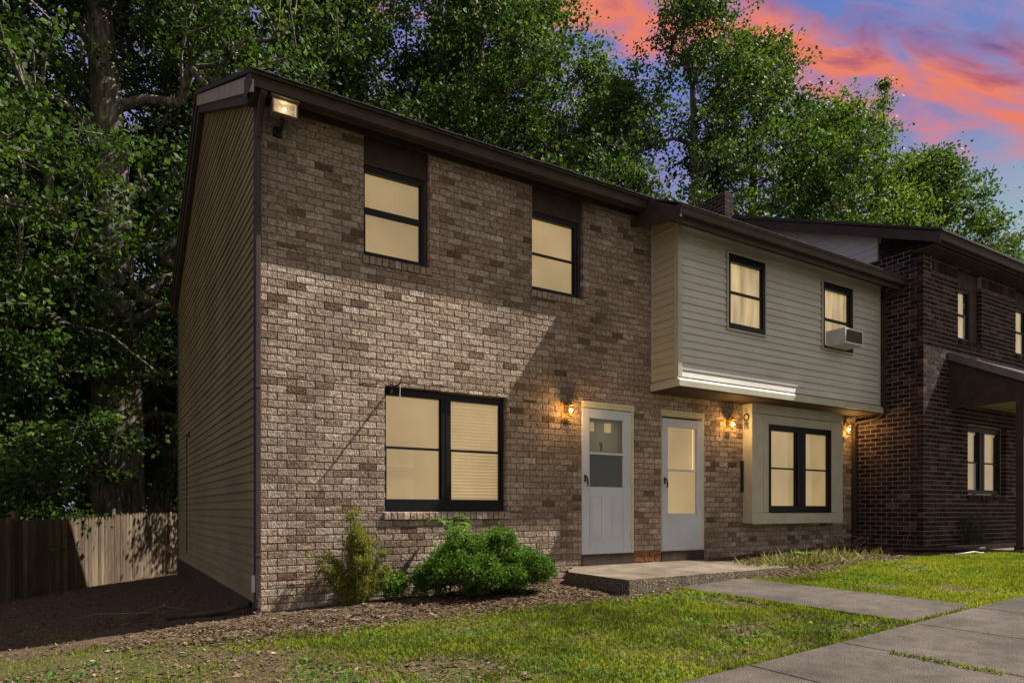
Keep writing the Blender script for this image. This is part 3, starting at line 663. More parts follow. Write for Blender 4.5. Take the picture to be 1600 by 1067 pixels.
for dx in (5.212,):
    for hz in (.75, 1.5, 2.3):
        mb = MB(); mb.tube([(dx, -.014, hz-.035), (dx, -.014, hz+.035)], .008, 8); mb.build('hinge', M_WHITE, d1)
d1['label'] = 'white storm door with half glass and two tall raised panels'
mb = MB()
for a, b in ((4.455, 4.675), (4.845, 5.07)):
    t = .012; y0 = -.011; z0, z1 = .68, 1.305
    mb.box(a, b, y0+.003, -.003, z0, z0+t); mb.box(a, b, y0+.003, -.003, z1-t, z1); mb.box(a, a+t, y0, -.003, z0, z1); mb.box(b-t, b, y0, -.003, z0, z1)
    mb.box(a+.035, b-.035, y0+.001, -.003, z0+.04, z1-.04)
mb.build('raised_panel', M_DOOR, d1, bevel=.003)
LA0, LA1, LB0, LB1 = 4.49, 4.635, 4.80, 4.945
lights = [(LA0, LA1), (LB0, LB1)]; lz0, lz1 = 2.235, 2.375
mb = MB(); mb.box(4.36, 5.22, .10, .14, .49, lz0); mb.box(4.36, 5.22, .10, .14, lz1, 2.53)
for a, b in ((4.36, LA0), (LA1, LB0), (LB1, 5.22)): mb.box(a, b, .10, .14, lz0, lz1)
idr = mb.build('inner_door', M_IDOOR, d1)
for a, b in lights:
    mb = MB(); mb.box(a-.01, b+.01, .125, .13, lz0-.01, lz1+.01); mb.build('door_light', M_BLIND, d1)
mb = MB(); mb.box(4.725, 4.760, .094, .099, 1.965, 2.085); mb.box(4.705, 4.725, .094, .099, 2.05, 2.075); mb.build('numeral_one', M_BLACK, d1)
mb = MB(); mb.box(4.45, 5.075, .050, .053, 1.435, 1.905); mb.build('insect_screen', mat('dark_insect_screen', base=(.022, .025, .019), nscale=2, namt=.3, rough=.7), d1)
d2 = storm_door(5.845, 6.715, .49, 2.515, 5.957, 6.585, 1.05, 1.725, 2.385, 'door')
d2['label'] = 'white storm door with full lit glass and plain kick panel'
mb = MB(); mb.box(5.86, 6.70, .10, .13, .49, 2.52); mb.build('inner_shade', M_BLIND, d2)
for xa in (5.99, 6.557):
    mb = MB(); mb.box(xa, xa+.015, .06, .065, 1.74, 2.38); mb.build('shade_edge', mat('bright_gap', base=(.8, .6, .3), emit=(.8, .56, .25), estr=.85), d2)
mb = MB(); mb.box(5.87, 6.69, -.010, -.0, .515, .535); mb.box(5.87, 5.885, -.012, .0, .515, .56); mb.box(6.675, 6.69, -.012, .0, .515, .56); mb.build('door_sweep', M_WHITE, d2)
for a, b in ((4.315, 5.275), (5.825, 6.745)):
    mb = MB(); mb.box(a-.0, b+.0, -.018, .09, 2.555, 2.645); mb.box(a+.01, b-.01, -.026, -.018, 2.60, 2.64)
    mb.box(b-.05, b, -.006, .09, .49, 2.553); mb.box(a-.0, a+.01, -.002, .09, .49, 2.553); mb.build('door_casing', M_CREAM, house, bevel=.003)
    mb = MB(); mb.box(a+.002, b-.002, -.012, .12, .325, .485); mb.build('threshold', M_SOFFIT, house, bevel=.006)
# rust stain patch: a few bricks between the doors replaced in colour by a thin wash following the brick faces
mb = MB(); bricks(mb, 5.285, 5.815, -.30+.0813*8, -.30+.0813*10-.01, lambda u, d, z: (u, d-.0035, z), jit=.0015, dep=.02); mb.build('stained_bricks', M_RUST, wall)
# chimney
mb = MB(); cx0, cx1, cy0, cy1, cz0, cz1 = 10.3, 10.56, 2.66, 3.9, 6.6, 8.12
ch = MB()
bricks(ch, cy0, cy1, cz0, cz1, lambda u, d, z: (cx0+d, u, z), dep=.05); bricks(ch, cx0+.052, cx1-.052, cz0, cz1, lambda u, d, z: (u, cy0+d, z), dep=.05)
bricks(ch, cy0, cy1, cz0, cz1, lambda u, d, z: (cx1-d, u, z), dep=.05)
c_ = ch.build('chimney', M_DBRICK, rf)
mb = MB(); mb.box(cx0+.006, cx1-.006, cy0+.006, cy1-.006, cz0, cz1-.004); mb.build('mortar_bed', M_DMORTAR, c_)
# conduit on the side wall, hose bib box at the corner
mb = MB(); mb.tube([(-.03, 6.35, .30), (-.03, 6.35, 2.35), (-.035, 6.25, 2.50), (-.035, 6.0, 2.52), (-.03, 5.9, 2.42)], .010, 6); mb.build('conduit', M_BLACK, house)
mb = MB(); mb.box(-.06, -.025, -.02, .03, .24, .42); mb.build('outlet_box', M_WHITE, house, bevel=.004)

# ------------------------------------------------------------------ dark brick townhouse
DX0 = 10.82; DY = -1.26; DEY = -1.66; DEZ = 5.80; DRY = 3.4; DP = .42
dark = thing('brick_townhouse', (14, 2.5, .4), 'dark red brick townhouse with pale mortar, projecting at the right end', 'house')
dfront = lambda u, d, z: (u, DY+d, z); dside = lambda u, d, z: (DX0+d, u, z)
DW1 = (12.02, 12.90, 4.26, 5.56); DW2 = (14.32, 15.2, 4.26, 5.56); DW3 = (12.38, 13.92, 1.40, 2.74); DOOR = (14.9, 15.9, .45, 2.6)
mb = MB(); dz0 = .10
hs = [DW1, DW2, DW3, DOOR, (12.0, 12.92, 4.16, 4.26), (12.36, 13.94, 1.30, 1.40), (11.08, 12.02, 5.33, 5.6), (12.90, 14.32, 5.33, 5.6)]
bricks(mb, DX0, 18, dz0, 5.60, dfront, hs, jit=.0015)
soldiers(mb, 11.10, 12.01, 5.34, 5.53, dfront, out=.004); soldiers(mb, 12.91, 14.31, 5.34, 5.53, dfront, out=.004)
bricks(mb, 11.10, 12.01, 5.54, 5.60, dfront); bricks(mb, 12.91, 14.31, 5.54, 5.60, dfront)
bricks(mb, DY+.104, -.015, dz0, 5.72, dside, start=.1, jit=.0015)
bricks(mb, -.014, .18, 5.36, 5.9, dside, start=.1, jit=.0015)
dw = mb.build('brick_wall', M_DBRICK, dark)
mb = MB(); mortar(mb, DX0+.012, 18, dz0, 5.60, dfront, [DW1, DW2, DW3, DOOR], d0=.005); mortar(mb, DY+.21, .2, dz0, 5.72, dside, d0=.005, d1=.1)
mb.build('mortar_bed', M_DMORTAR, dw)
for h in (DW1, DW3, DW2):
    mb = MB(); soldiers(mb, h[0]-.015, h[1]+.015, h[2]-.095, h[2]-.002, dfront, out=.02, slope=.01); mb.build('sill', M_DBRICK, dark)
window(dark, 12.02, 12.62, 4.27, 5.24, DY+.09, blind='curtain', fr=.035, bot=.06, top=.05, rail_z=4.76, rr=.04)
mb = MB(); mb.box(12.62, 12.895, DY+.08, DY+.14, 4.262, 5.24); mb.box(12.02, 12.895, DY+.075, DY+.14, 5.24, 5.60); mb.build('brown_panel', M_SOFFIT, dark)
window(dark, 14.32, 15.0, 4.27, 5.24, DY+.09, blind='curtain', fr=.035, bot=.06, top=.05, rail_z=4.76, rr=.04)
mb = MB(); mb.box(15.0, 15.195, DY+.08, DY+.14, 4.262, 5.24); mb.box(14.32, 15.195, DY+.075, DY+.14, 5.24, 5.60); mb.build('brown_panel', M_SOFFIT, dark)
window(dark, 12.38, 13.86, 1.42, 2.70, DY+.09, cols=2, blind='slat', fr=.05, bot=.08, top=.10, mull=.20, rail_z=2.02, rr=.03, label='lit downstairs double window with slatted blinds')
mb = MB(); mb.box(14.9, 15.9, DY+.08, DY+.13, .45, 2.6); mb.build('door', M_SOFFIT, dark, bevel=.004)
# side gable siding above the neighbour's roof
def drz(y): return DEZ+.05+DP*(y-DEY)
siding('gable_siding', lambda z: (max(-.44, (z-DEZ-.0)/DP+DEY+.1), 3.2), 5.72, 7.6, lambda u, d, z: (DX0+.02-d, u, z), M_SIDING, dark, H=.125, out=.014)
mb = MB(); mb.ext([(-.5, 5.3), (8, 5.3), (8, 6.0), (DRY, drz(DRY)-.1), (-.5, drz(-.5)-.12)], DX0+.03, DX0+.12, 'x'); mb.build('gable_sheathing', M_SIDING2, dark)
mb = MB(); bricks(mb, DY+.02, -.47, 5.72, 6.02, dside, start=.1, holes=[]) ; mb.build('brick_wall', M_DBRICK, dark)
mb = MB(); mb.box(17.8, 18, DY, 8, .1, 5.6); mb.box(DX0, 18, 7.85, 8, .1, 5.6); mb.build('rear_wall', M_SIDING2, dark)
mb = MB()
mb.ext([(DEY-.03, drz(DEY)-.02), (DRY, drz(DRY)), (DRY, drz(DRY)-.08), (DEY-.03, drz(DEY)-.06)], 10.58, 18.2, 'x')
mb.ext([(2*DRY-DEY, drz(DEY)-.02), (DRY, drz(DRY)), (DRY, drz(DRY)-.08), (2*DRY-DEY, drz(DEY)-.06)], 10.58, 18.2, 'x')
drf = mb.build('roof', M_SHINGLE, dark)
mb = MB(); mb.ext([(DEY+.02, drz(DEY)-.06), (DRY, drz(DRY)-.085), (DRY, drz(DRY)-.27), (DEY+.02, drz(DEY)-.24)], 10.60, 10.625, 'x')
mb.ext([(DEY+.14, drz(DEY)-.14), (DRY, drz(DRY)-.2), (DRY, drz(DRY)-.22), (DEY+.14, drz(DEY)-.16)], 10.626, DX0+.03, 'x')
mb.build('rake_board', M_BROWN, dark)
gutter('gutter', dark, 10.61, 18.2, DEY, DEZ)
mb = MB(); mb.box(10.63, 18.1, DEY+.11, DEY+.135, DEZ-.16, DEZ-.01); x = 10.63
while x < 18: mb.box(x, x+.295, DEY+.135, DY+.08, 5.602, 5.617); x += .3
mb.build('soffit', M_SOFFIT, dark)
# porch roof on a post
porch = MB()
PX = 11.72; py0, pz0, py1, pz1 = DY-.0, 3.95, -2.62, 3.26
porch.ext([(py0, pz0), (py1, pz1), (py1, pz1-.05), (py0, pz0-.05)], PX-.05, 16.5, 'x')
pr_ = porch.build('porch_roof', M_SHINGLE, dark)
mb = MB(); mb.ext([(py0-.002, pz0+.02), (py1-.03, pz1+.012), (py1-.03, pz1-.12), (py0-.002, pz0-.12)], PX-.075, PX-.05, 'x'); mb.build('rake_flashing', mat('grey_flashing', base=(.16, .13, .14), rough=.4, metal=.3, nscale=6, namt=.2), pr_)
mb = MB(); mb.ext([(py0-.003, pz0-.12), (py1+.05, pz1-.11), (py1+.05, 3.05), (py0-.003, 3.0)], PX-.02, PX, 'x'); mb.box(PX-.05, PX+.06, py1+.04, py0-.005, 2.95, 3.05); mb.build('porch_beam', M_SOFFIT, dark)
mb = MB(); mb.box(PX, 16.4, py1+.06, py0-.006, 3.055, 3.075); mb.build('porch_ceiling', M_SIDING2, dark)
mb = MB(); mb.box(PX-.05, PX+.06, -2.42, -2.31, .44, 2.95); mb.box(PX-.07, PX+.08, -2.44, -2.29, .43, .52); mb.build('porch_post', M_SOFFIT, dark, bevel=.006)
mb = MB(); mb.box(PX+.06, 16.4, py1+.05, py1+.08, 2.95, 3.14); mb.build('fascia', M_BROWN, dark)

# ------------------------------------------------------------------ concrete stoop
mb = MB()
xs = np.linspace(3.62, 6.67, 30)
pts = [(3.62, -.62), (3.80, -.38), (4.02, -.20), (4.10, -.012), (6.70, -.012), (6.67, -1.62)]
fr_ = [(6.67-(6.67-3.60)*i/26, -1.62-.17*i/26+random.uniform(-.012, .012)) for i in range(1, 27)]
poly = pts+fr_
n = len(poly)
topz = [.33+random.uniform(-.002, .002) for _ in poly]
vs = [(x, y, G(x, y)-.1) for x, y in poly]+[(x*1+(.015 if x < 3.7 else 0), y+(.012 if y < -1.5 else 0), z) for (x, y), z in zip(poly, topz)]
mb.add(vs, [tuple(range(n, 2*n))]); mb.add(vs, [tuple(range(n-1, -1, -1))]+[(i, (i+1) % n, (i+1) % n+n, i+n) for i in range(n)], None, 1)
M_AGG = mat('exposed_aggregate', ramp_=[(.30, (.035, .025, .018)), (.48, (.10, .078, .055)), (.62, (.19, .155, .115)), (.72, (.30, .26, .21))], nscale=55, detail=3, namt=.2, bump=3, bscale=55, rough=.95)
st = mb.build('concrete_stoop', [M_CONC, M_AGG], loc=(5.1, -.9, .2), bevel=.012)
tag(st, 'low worn concrete stoop with a broken corner below the two white doors', 'stoop')
# low kerb of the dark house's bed
mb = MB(); mb.box(10.95, 14.5, -1.72, -1.55, .30, .50); mb.box(11.6, 16, -2.7, -1.73, .30, .445)
tag(mb.build('concrete_kerb', M_CONC, loc=(12, -1.7, .4), bevel=.01), 'long low concrete kerb in front of the dark brick house', 'kerb')

# ------------------------------------------------------------------ wall lanterns, floodlight
def lantern(x, z, y, label):
    t = thing('wall_lantern', (x, y, z), label, 'lamp', 'small wall lanterns beside the doors')
    mb = MB(); mb.box(x-.03, x+.03, y-.012, y, z+.0, z+.13); mb.tube([(x, y-.01, z+.09), (x, y-.05, z+.15), (x, y-.10, z+.13), (x, y-.105, z+.10)], .008, 8); mb.build('bracket', M_BRASS, t, bevel=.003)
    mb = MB(); mb.lathe((x, y-.105, z), [(0, .125), (.012, .12), (.02, .105), (.055, .085), (.06, .075), (.0, .075)], 14); mb.build('cap', M_BRASS, t, smooth=True); mb = MB(); mb.lathe((x, y-.105, z), [(0, -.075), (.03, -.07), (.036, -.055), (0, -.055)], 14)
    mb.build('base_cup', M_BRASS, t, smooth=True)
    mb = MB(); mb.lathe((x, y-.105, z), [(.034, -.056), (.048, -.02), (.053, .03), (.050, .074)], 16); mb.build('glass_jar', M_LAMPGLASS, t, smooth=True)
    mb = MB(); mb.lathe((x, y-.105, z), [(0, -.02), (.014, -.012), (.020, .005), (.016, .025), (.008, .04), (0, .045)], 12); mb.build('bulb', M_BULB, t, smooth=True)
    l = bpy.data.lights.new('lantern_light', 'POINT'); l.energy = 6.5; l.color = (1, .58, .2); l.shadow_soft_size = .03
    o = bpy.data.objects.new('lantern_light', l); COL.objects.link(o); o.parent = t; o.location = (0, -.175, .0)
    return t
lantern(4.045, 2.46, -.004, 'lit amber wall lantern on brick left of the half-glass door')
lantern(7.285, 2.49, -.004, 'lit amber wall lantern between the full-glass door and the boxed window')
lantern(10.45, 2.60, -.004, 'lit amber wall lantern at the right end, beside the corner downspout')
fl = thing('floodlight', (.2, -.16, 5.25), 'square lit floodlight under the eave at the house corner', 'floodlight')
fx0, fx1, fy, fz0, fz1 = .085, .345, -.30, 5.222, 5.385
M_HOUS = mat('bronze_housing', base=(.16, .12, .10), rough=.45, nscale=6, namt=.2)
mb = MB(); t_ = .012
mb.box(fx0, fx1, fy+.085, fy+.10, fz0, fz1); mb.box(fx0, fx0+t_, fy, fy+.0848, fz0, fz1); mb.box(fx1-t_, fx1, fy, fy+.0848, fz0, fz1); mb.box(fx0+t_, fx1-t_, fy, fy+.0848, fz0, fz0+t_); mb.box(fx0+t_, fx1-t_, fy, fy+.0848, fz1-t_, fz1)
mb.box(fx0-.015, fx1+.015, fy-.03, fy+.03, fz1+.001, fz1+.011)
mb.build('housing', M_HOUS, fl, bevel=.002)
mb = MB(); mb.box(fx0+.014, fx1-.014, fy+.078, fy+.084, fz0+.014, fz1-.014)
for a, b, c, d in ((fx0+.0125, fx0+.016, fz0+.014, fz1-.014), (fx1-.016, fx1-.0125, fz0+.014, fz1-.014), (fx0+.017, fx1-.017, fz0+.0125, fz0+.016), (fx0+.017, fx1-.017, fz1-.016, fz1-.0125)): mb.box(a, b, fy+.012, fy+.077, c, d)
mb.build('reflector', mat('pale_reflector', base=(.62, .54, .42), rough=.45, nscale=30, namt=.15), fl)
mb = MB(); mb.box(fx0+.013, fx1-.013, fy+.004, fy+.008, fz0+.013, fz1-.013); mb.build('lens', M_GLASS, fl)
mb = MB(); mb.lathe((.215, fy+.045, 5.305), [(0, -.014), (.011, -.009), (.015, 0), (.011, .009), (0, .014)], 10); mb.build('bulb', mat('floodlight_bulb', base=(1, .9, .7), emit=(1, .78, .45), estr=9), fl, smooth=True)
l = bpy.data.lights.new('floodlight_glow', 'POINT'); l.energy = .13; l.color = (1, .86, .62); l.shadow_soft_size = .012
o = bpy.data.objects.new('floodlight_glow', l); COL.objects.link(o); o.parent = fl; o.location = Vector((.215, fy+.022, 5.305))-fl.location
mb = MB(); mb.tube([(.2, -.23, 5.215), (.2, -.22, 5.17), (.2, -.14, 5.15), (.2, -.01, 5.17)], .022, 10); mb.build('arm', M_BLACK, fl, smooth=True)
mb = MB(); mb.lathe((.2, -.01, 5.17), [(0, -.05), (.05, -.04), (.05, .04), (0, .05)], 12); mb.build('wall_box', M_BLACK, fl, smooth=True)

# ------------------------------------------------------------------ small things on the wall
ac = thing('air_conditioner', (9.42, -.6, 4.0), 'white window air conditioner sticking out of the upstairs siding wall', 'air conditioner')
ax0, ax1, ay0, ay1, az0, az1 = 9.10, 9.62, BY-.36, BY-.03, 3.885, 4.145
mb = MB(); mb.box(ax0, ax1, ay0+.02, ay1, az0, az1)
for i in range(9): mb.box(ax0-.003, ax0+.001, ay0+.05+i*.028, ay0+.062+i*.028, az0+.05, az1-.04)
mb.build('housing', M_WHITE, ac, bevel=.006)
mb = MB(); mb.box(ax0+.03, ax1-.03, ay0+.010, ay0+.021, az0+.03, az1-.03)
for i in range(14): mb.box(ax0+.03, ax1-.03, ay0+.004, ay0+.011, az0+.034+i*.0142, az0+.040+i*.0142)
mb.build('grille', M_GRILLE, ac)
mb = MB(); mb.box(ax0, ax1, ay0, ay0+.02, az1-.03, az1); mb.box(ax0, ax1, ay0, ay0+.02, az0, az0+.03); mb.box(ax0, ax0+.03, ay0, ay0+.02, az0+.03, az1-.03); mb.box(ax1-.03, ax1, ay0, ay0+.02, az0+.03, az1-.03); mb.build('face_frame', M_WHITE, ac, bevel=.003)
mb = MB(); 
for k in range(8): mb.box(9.065+k*.004, 9.069+k*.004, BY-.05, BY-.035, 3.9, 4.14)
mb.build('side_panel', M_WHITE, ac)
oc = thing('hanging_ornament', (7.62, -.06, 2.62), 'small black ring ornament with hanging strips on the boxed window side', 'ornament')
mb = MB(); c0 = Vector((7.645, -.085, 2.64))
mb.tube([c0+Vector((.0, .05*math.cos(t), .05*math.sin(t))) for t in np.linspace(0, 2*math.pi, 17)], .009, 6); mb.tube([c0+Vector((0, 0, .05)), c0+Vector((0, .01, .14))], .003, 5); mb.build('ring', M_BLACK, oc)
for q in (-.03, 0, .028):
    mb = MB(); mb.tube([c0+Vector((0, q, -.05)), c0+Vector((0, q, -.11)), c0+Vector((.003, q*1.1, -.19-.02*abs(q)*30))], [.003, .008, .004], 6); mb.build('strip', M_GRILLE, oc)
mb = MB(); mb.box(7.60, 7.645, -.035, -.006, 1.42, 1.93); tag(mb.build('wall_bar', M_BLACK, loc=(7.62, -.02, 1.42), bevel=.006), 'narrow upright black bar on brick beside the boxed window', 'wall bar')
mb = MB(); mb.tube([(1.50, -.004, 2.55), (1.50, -.12, 2.553), (1.50, -.24, 2.55)], .013, 8); mb.tube([(1.50, -.24, 2.55), (1.50, -.262, 2.56), (1.50, -.275, 2.59)], [.011, .009, .005], 6); mb.box(1.485, 1.515, -.008, .0, 2.49, 2.60)
tag(mb.build('wall_hook', M_BLACK, loc=(1.5, 0, 2.5)), 'thin black plant hook over the corner of the wide double window', 'hook')
mb = MB(); mb.tube([(1.50, -.265, 2.55), (1.502, -.267, 2.49), (1.498, -.265, 2.43)], .004, 6); mb.tube([(1.498, -.265, 2.43), (1.50, -.265, 2.40)], [.009, .003], 6); tag(mb.build('hanging_charm', M_WHITE, loc=(1.5, -.27, 2.4)), 'tiny white charm hanging from the black wall hook', 'charm')
mb = MB(); c0 = Vector((10.28, -.10, 2.80))
mb.tube([c0+Vector((.03*math.sin(t*1.3), .01*math.cos(t), -.018*t)) for t in np.linspace(0, 9, 24)], .004, 5); mb.tube([c0, c0+Vector((0, 0, .07))], .003, 5)
tag(mb.build('hanging_spiral', M_WHITE, loc=(10.28, -.1, 2.7)), 'small pale twisted spinner hanging beside the right lantern', 'spinner')

# ------------------------------------------------------------------ fence
P0 = Vector((-3.01, 8.38, 0)); P1 = Vector((.29, 11.95, 0)); dirf = (P1-P0).normalized(); A = P0-dirf*2.2; LEN = (P1-P0).length+4.5
fence = thing('picket_fence', (A.x, A.y, -.5), 'weathered wooden stockade fence with pointed pickets behind the house', 'fence')
nf = Vector((dirf.y, -dirf.x, 0))     # faces the viewer
mb = MB(); t = 0
while t < LEN:
    w_ = .092; p = A+dirf*t; q = A+dirf*(t+w_-.006); g = G(p.x, p.y)-.03; h = g+1.60+random.uniform(-.02, .02)+(-.05 if int(t/2.45) % 2 else 0)
    o1 = nf*(random.uniform(.0, .006)); th = nf*.018; ln = dirf*random.uniform(-.006, .006)
    mid = (p+q)/2
    vs = []
    for k in (o1+th, o1):
        for a, z in ((p, g), (q, g), (q+ln, h-.07), (mid+ln+dirf*.02, h), (mid+ln-dirf*.02, h), (p+ln, h-.07)): vs.append((a.x+k.x, a.y+k.y, z))
    mb.add(vs, [(0, 1, 2, 3, 4, 5), (11, 10, 9, 8, 7, 6)]+[(i, (i+1) % 6, (i+1) % 6+6, i+6) for i in range(6)])
    t += w_
mb.build('picket_panel', M_FENCE, fence)
for i in range(5):
    p = A+dirf*(.1+2.45*i); g = G(p.x, p.y); mb = MB(); c = [p+nf*.075-dirf*.045, p+nf*.075+dirf*.045, p+nf*-.0+dirf*.045, p+nf*-.0-dirf*.045]
    c = [v - nf*.09 for v in c] if i != 3 else [v+nf*.025 for v in c]
    mb.add([(v.x, v.y, g-.1) for v in c]+[(v.x, v.y, g+1.70) for v in c], [(0, 3, 2, 1), (4, 5, 6, 7), (0, 1, 5, 4), (1, 2, 6, 5), (2, 3, 7, 6), (3, 0, 4, 7)]); mb.build('post', M_FENCE, fence)
for zz in (.3, 1.3):
    mb = MB(); n = 8
    for i in range(n):
        a = A+dirf*(LEN*i/n)-nf*.03; b = A+dirf*(LEN*(i+1)/n)-nf*.03
        mb.tube([(a.x, a.y, G(a.x, a.y)+zz), (b.x, b.y, G(b.x, b.y)+zz)], .035, 4)
    mb.build('rail', M_FENCE, fence)

# ------------------------------------------------------------------ trees
def leaves(name, P, size, m, parent, asp=.62, droop=.35, up=0, rng=RNG, rnd_bias=None, fold=.25):
    """P (n,3) leaf positions -> folded diamond leaves"""
    n = len(P); d = rng.normal(size=(n, 3)); d[:, 2] = d[:, 2]*.6-droop+up
    d /= np.linalg.norm(d, axis=1)[:, None]
    q = rng.normal(size=(n, 3)); q[:, 2] *= .5; s = np.cross(d, q); s /= np.linalg.norm(s, axis=1)[:, None]+1e-9
    nn = np.cross(s, d)
    L = size*rng.uniform(.6, 1.3, n)[:, None]; W = L*asp*.5
    a = P; t = P+d*L; mid = P+d*L*.45+nn*L*fold*.3
    l = mid+s*W; r = mid-s*W; 
    V = np.stack([a, l, t, r], 1).reshape(-1, 3); k = np.arange(n)*4
    F = np.concatenate([np.stack([k, k+1, k+2], 1), np.stack([k, k+2, k+3], 1)])
    c = rng.beta(2, 2.2, n) if rnd_bias is None else np.clip(rnd_bias+rng.normal(0, .16, n), 0, 1)
    return np_mesh(name, V, F, m, parent, rnd=np.concatenate([c, c]))
def grow(trunk, clumps, rng, rmin=.012, wind=.12, step=.7):
    """connect clump centres to the trunk by thin curved limbs; returns tubes list and radii"""
    nodes = [Vector(p) for p in trunk]; par = [-1]+list(range(len(trunk)-1)); kids = {}
    base = Vector(trunk[0])
    tips = []
    order = sorted(range(len(clumps)), key=lambda i: min((Vector(clumps[i])-Vector(t)).length for t in trunk))
    arr = np.array([list(n) for n in nodes])
    for i in order:
        c = Vector(clumps[i]); ca = np.array(c)
        d = np.linalg.norm(arr-ca, axis=1); pen = np.where(arr[:, 2] > ca[2]-.1, 1.2, 0)+ .04*np.abs(arr[:, 2]-ca[2])
        pen = pen+np.where(np.arange(len(arr)) < max(1, len(trunk)//4), 50, 0)
        j = int(np.argmin(d+pen)); L = d[j]; k = max(1, int(L/step)); prev = j; p0 = Vector(arr[j])
        new = []
        for s in range(1, k+1):
            t = s/k; p = p0.lerp(c, t)+Vector((0, 0, .12*L*math.sin(math.pi*t)))
            if s < k: p += Vector(rng.normal(0, wind*step*.6, 3))
            nodes.append(p); par.append(prev); prev = len(nodes)-1; new.append(list(p))
        arr = np.vstack([arr, np.array(new)]); tips.append(prev)
    cnt = np.zeros(len(nodes))
    for t in tips:
        while t != -1: cnt[t] += 1; t = par[t]
    return nodes, par, cnt
def branch_mesh(mb_name, trunk_n, nodes, par, cnt, r0, rmin, parent, m=None, flare=1.5):
    tot = max(1, cnt[0]); V = []; F = []; b = 0
    rad = [max(rmin, r0*(c/tot)**.52) for c in cnt]
    trunk_z0 = nodes[0].z
    for i in range(trunk_n):
        h = nodes[i].z-trunk_z0; rad[i] = max(rad[i], r0*.25*(1-i/trunk_n)+rmin)
        rad[i] *= 1+(flare-1)*math.exp(-h/.5)
    ring = {}
    for i in range(1, len(nodes)):
        p = par[i]; a, c = nodes[p], nodes[i]; d = (c-a)
        if d.length < 1e-4: continue
        d.normalize(); u = d.cross(Vector((0, 0, 1)) if abs(d.z) < .9 else Vector((1, 0, 0))).normalized(); w = d.cross(u)
        istr = i < trunk_n; n = 12 if istr else (6 if rad[i] > .04 else 4)
        ra = rad[p] if istr else min(rad[p], rad[i]*1.35)
        for q, r in ((a, ra), (c, rad[i])):
            for k in range(n):
                t = 2*math.pi*k/n; rr = r*(1+(.10*math.sin(3*t+1)+.06*math.sin(5*t)) if istr else 1); V.append(q+(u*math.cos(t)+w*math.sin(t))*rr)
        for k in range(n): F.append((b+k, b+(k+1) % n, b+n+(k+1) % n, b+n+k))
        b += 2*n
    return np_mesh(mb_name, np.array([list(v) for v in V]), np.array(F), m or M_BARK, parent, smooth=True)
def tree(label, x, y, H, cb, R, seed, ncl=520, per=44, leaf=.15, r0=.22, lean=(0, 0), lobes=12, m=None, group='tall leafy trees behind the houses', spread=.42, thin=0, bark=None, top=.75, cloud=1.0, name='tree', cat='tree', squash=1.0, bias=None):
    rng = np.random.default_rng(seed); g = G(x, y)-.08; ncl = int(ncl*1.2)
    t = thing(name, (x, y, g), label, cat, group)
    n = 14; tr = []
    ph = rng.uniform(0, 6, 2)
    for i in range(n+1):
        f = i/n; tr.append((x+lean[0]*f+.25*math.sin(f*5+ph[0])*f*.8, y+lean[1]*f+.25*math.sin(f*4+ph[1])*f*.8, g+f*H*.86))
    # lobes
    lc = []
    for i in range(lobes):
        f = (i+.5)/lobes; h = cb+(H-cb)*(.06+.86*f); an = i*2.4+rng.uniform(-.5, .5)
        prof = math.sin(math.pi*min(1, (.16+.80*f)))**.8
        rr = R*prof*rng.uniform(.35, .95)*(.62 if f > top else 1)
        lc.append((x+lean[0]*h/H+rr*math.cos(an), y+lean[1]*h/H+rr*math.sin(an)*squash, g+h, R*rng.uniform(.30, .5)))
    lc.append((x+lean[0], y+lean[1], g+H*.96, R*.25))
    cl = []
    while len(cl) < ncl:
        l = lc[rng.integers(len(lc))]; v = rng.normal(size=3); v /= np.linalg.norm(v); rad = l[3]*cloud*rng.uniform(.35, 1.12)
        p = (l[0]+v[0]*rad, l[1]+v[1]*rad, l[2]+v[2]*rad*.8)
        if p[2] > g+cb*.75 and p[2] < g+H: cl.append(p)
    nodes, par, cnt = grow(tr, cl, rng)
    branch_mesh('trunk', n+1, nodes, par, cnt, r0, .012, t, bark)
    C = np.array(cl); k = rng.poisson(per*1.12*rng.uniform(.4, 1.6, len(C))); idx = np.repeat(np.arange(len(C)), k)
    P = C[idx]+rng.normal(size=(len(idx), 3))*np.array([spread, spread, spread*.5])*.85*rng.uniform(.3, 1, (len(idx), 1))
    b = None
    if bias is not None: b = np.full(len(idx), bias)
    else:
        cbv = rng.uniform(.25, .7, len(C)); b = cbv[idx]
    leaves('crown', P, leaf*.90, m or L_TREE, t, rng=rng, rnd_bias=b, asp=.7)
    return t
def limb(t, pts, rad, name='limb'):
    mb = MB(); mb.tube(pts, rad, 9); return mb.build(name, M_BARK, t, smooth=True)
# ---- trees behind the fence and the houses
A1 = tree('huge rough-barked tree rising just behind the fence', -.91, 12.9, 20, 4.6, 6.0, 101, ncl=950, per=50, leaf=.16, r0=.60, lean=(-.5, .2), lobes=16, spread=.48, m=L_TREE)
tree('second tall pale trunk right of the huge tree, close to the house corner', .15, 15.9, 20, 3.5, 4.6, 102, ncl=640, per=46, r0=.34, lean=(.5, 0), lobes=12)
tree('tree at the left edge of the photo with a long bare pale limb', -4.9, 12.0, 16, 3.0, 4.6, 103, ncl=640, per=46, r0=.3, lean=(.3, 0), lobes=12)
tree('tall tree rising right behind the first gable peak', 3.4, 15.6, 23, 6, 5.4, 104, ncl=800, per=50, r0=.3, lean=(.6, 0), spread=.5, lobes=14, leaf=.17)
tree('forked airy tree above the middle of the long roof', 7.0, 16.2, 23.5, 6, 5.4, 105, ncl=760, per=50, r0=.30, lean=(-.6, 0), spread=.48, lobes=14, leaf=.17)
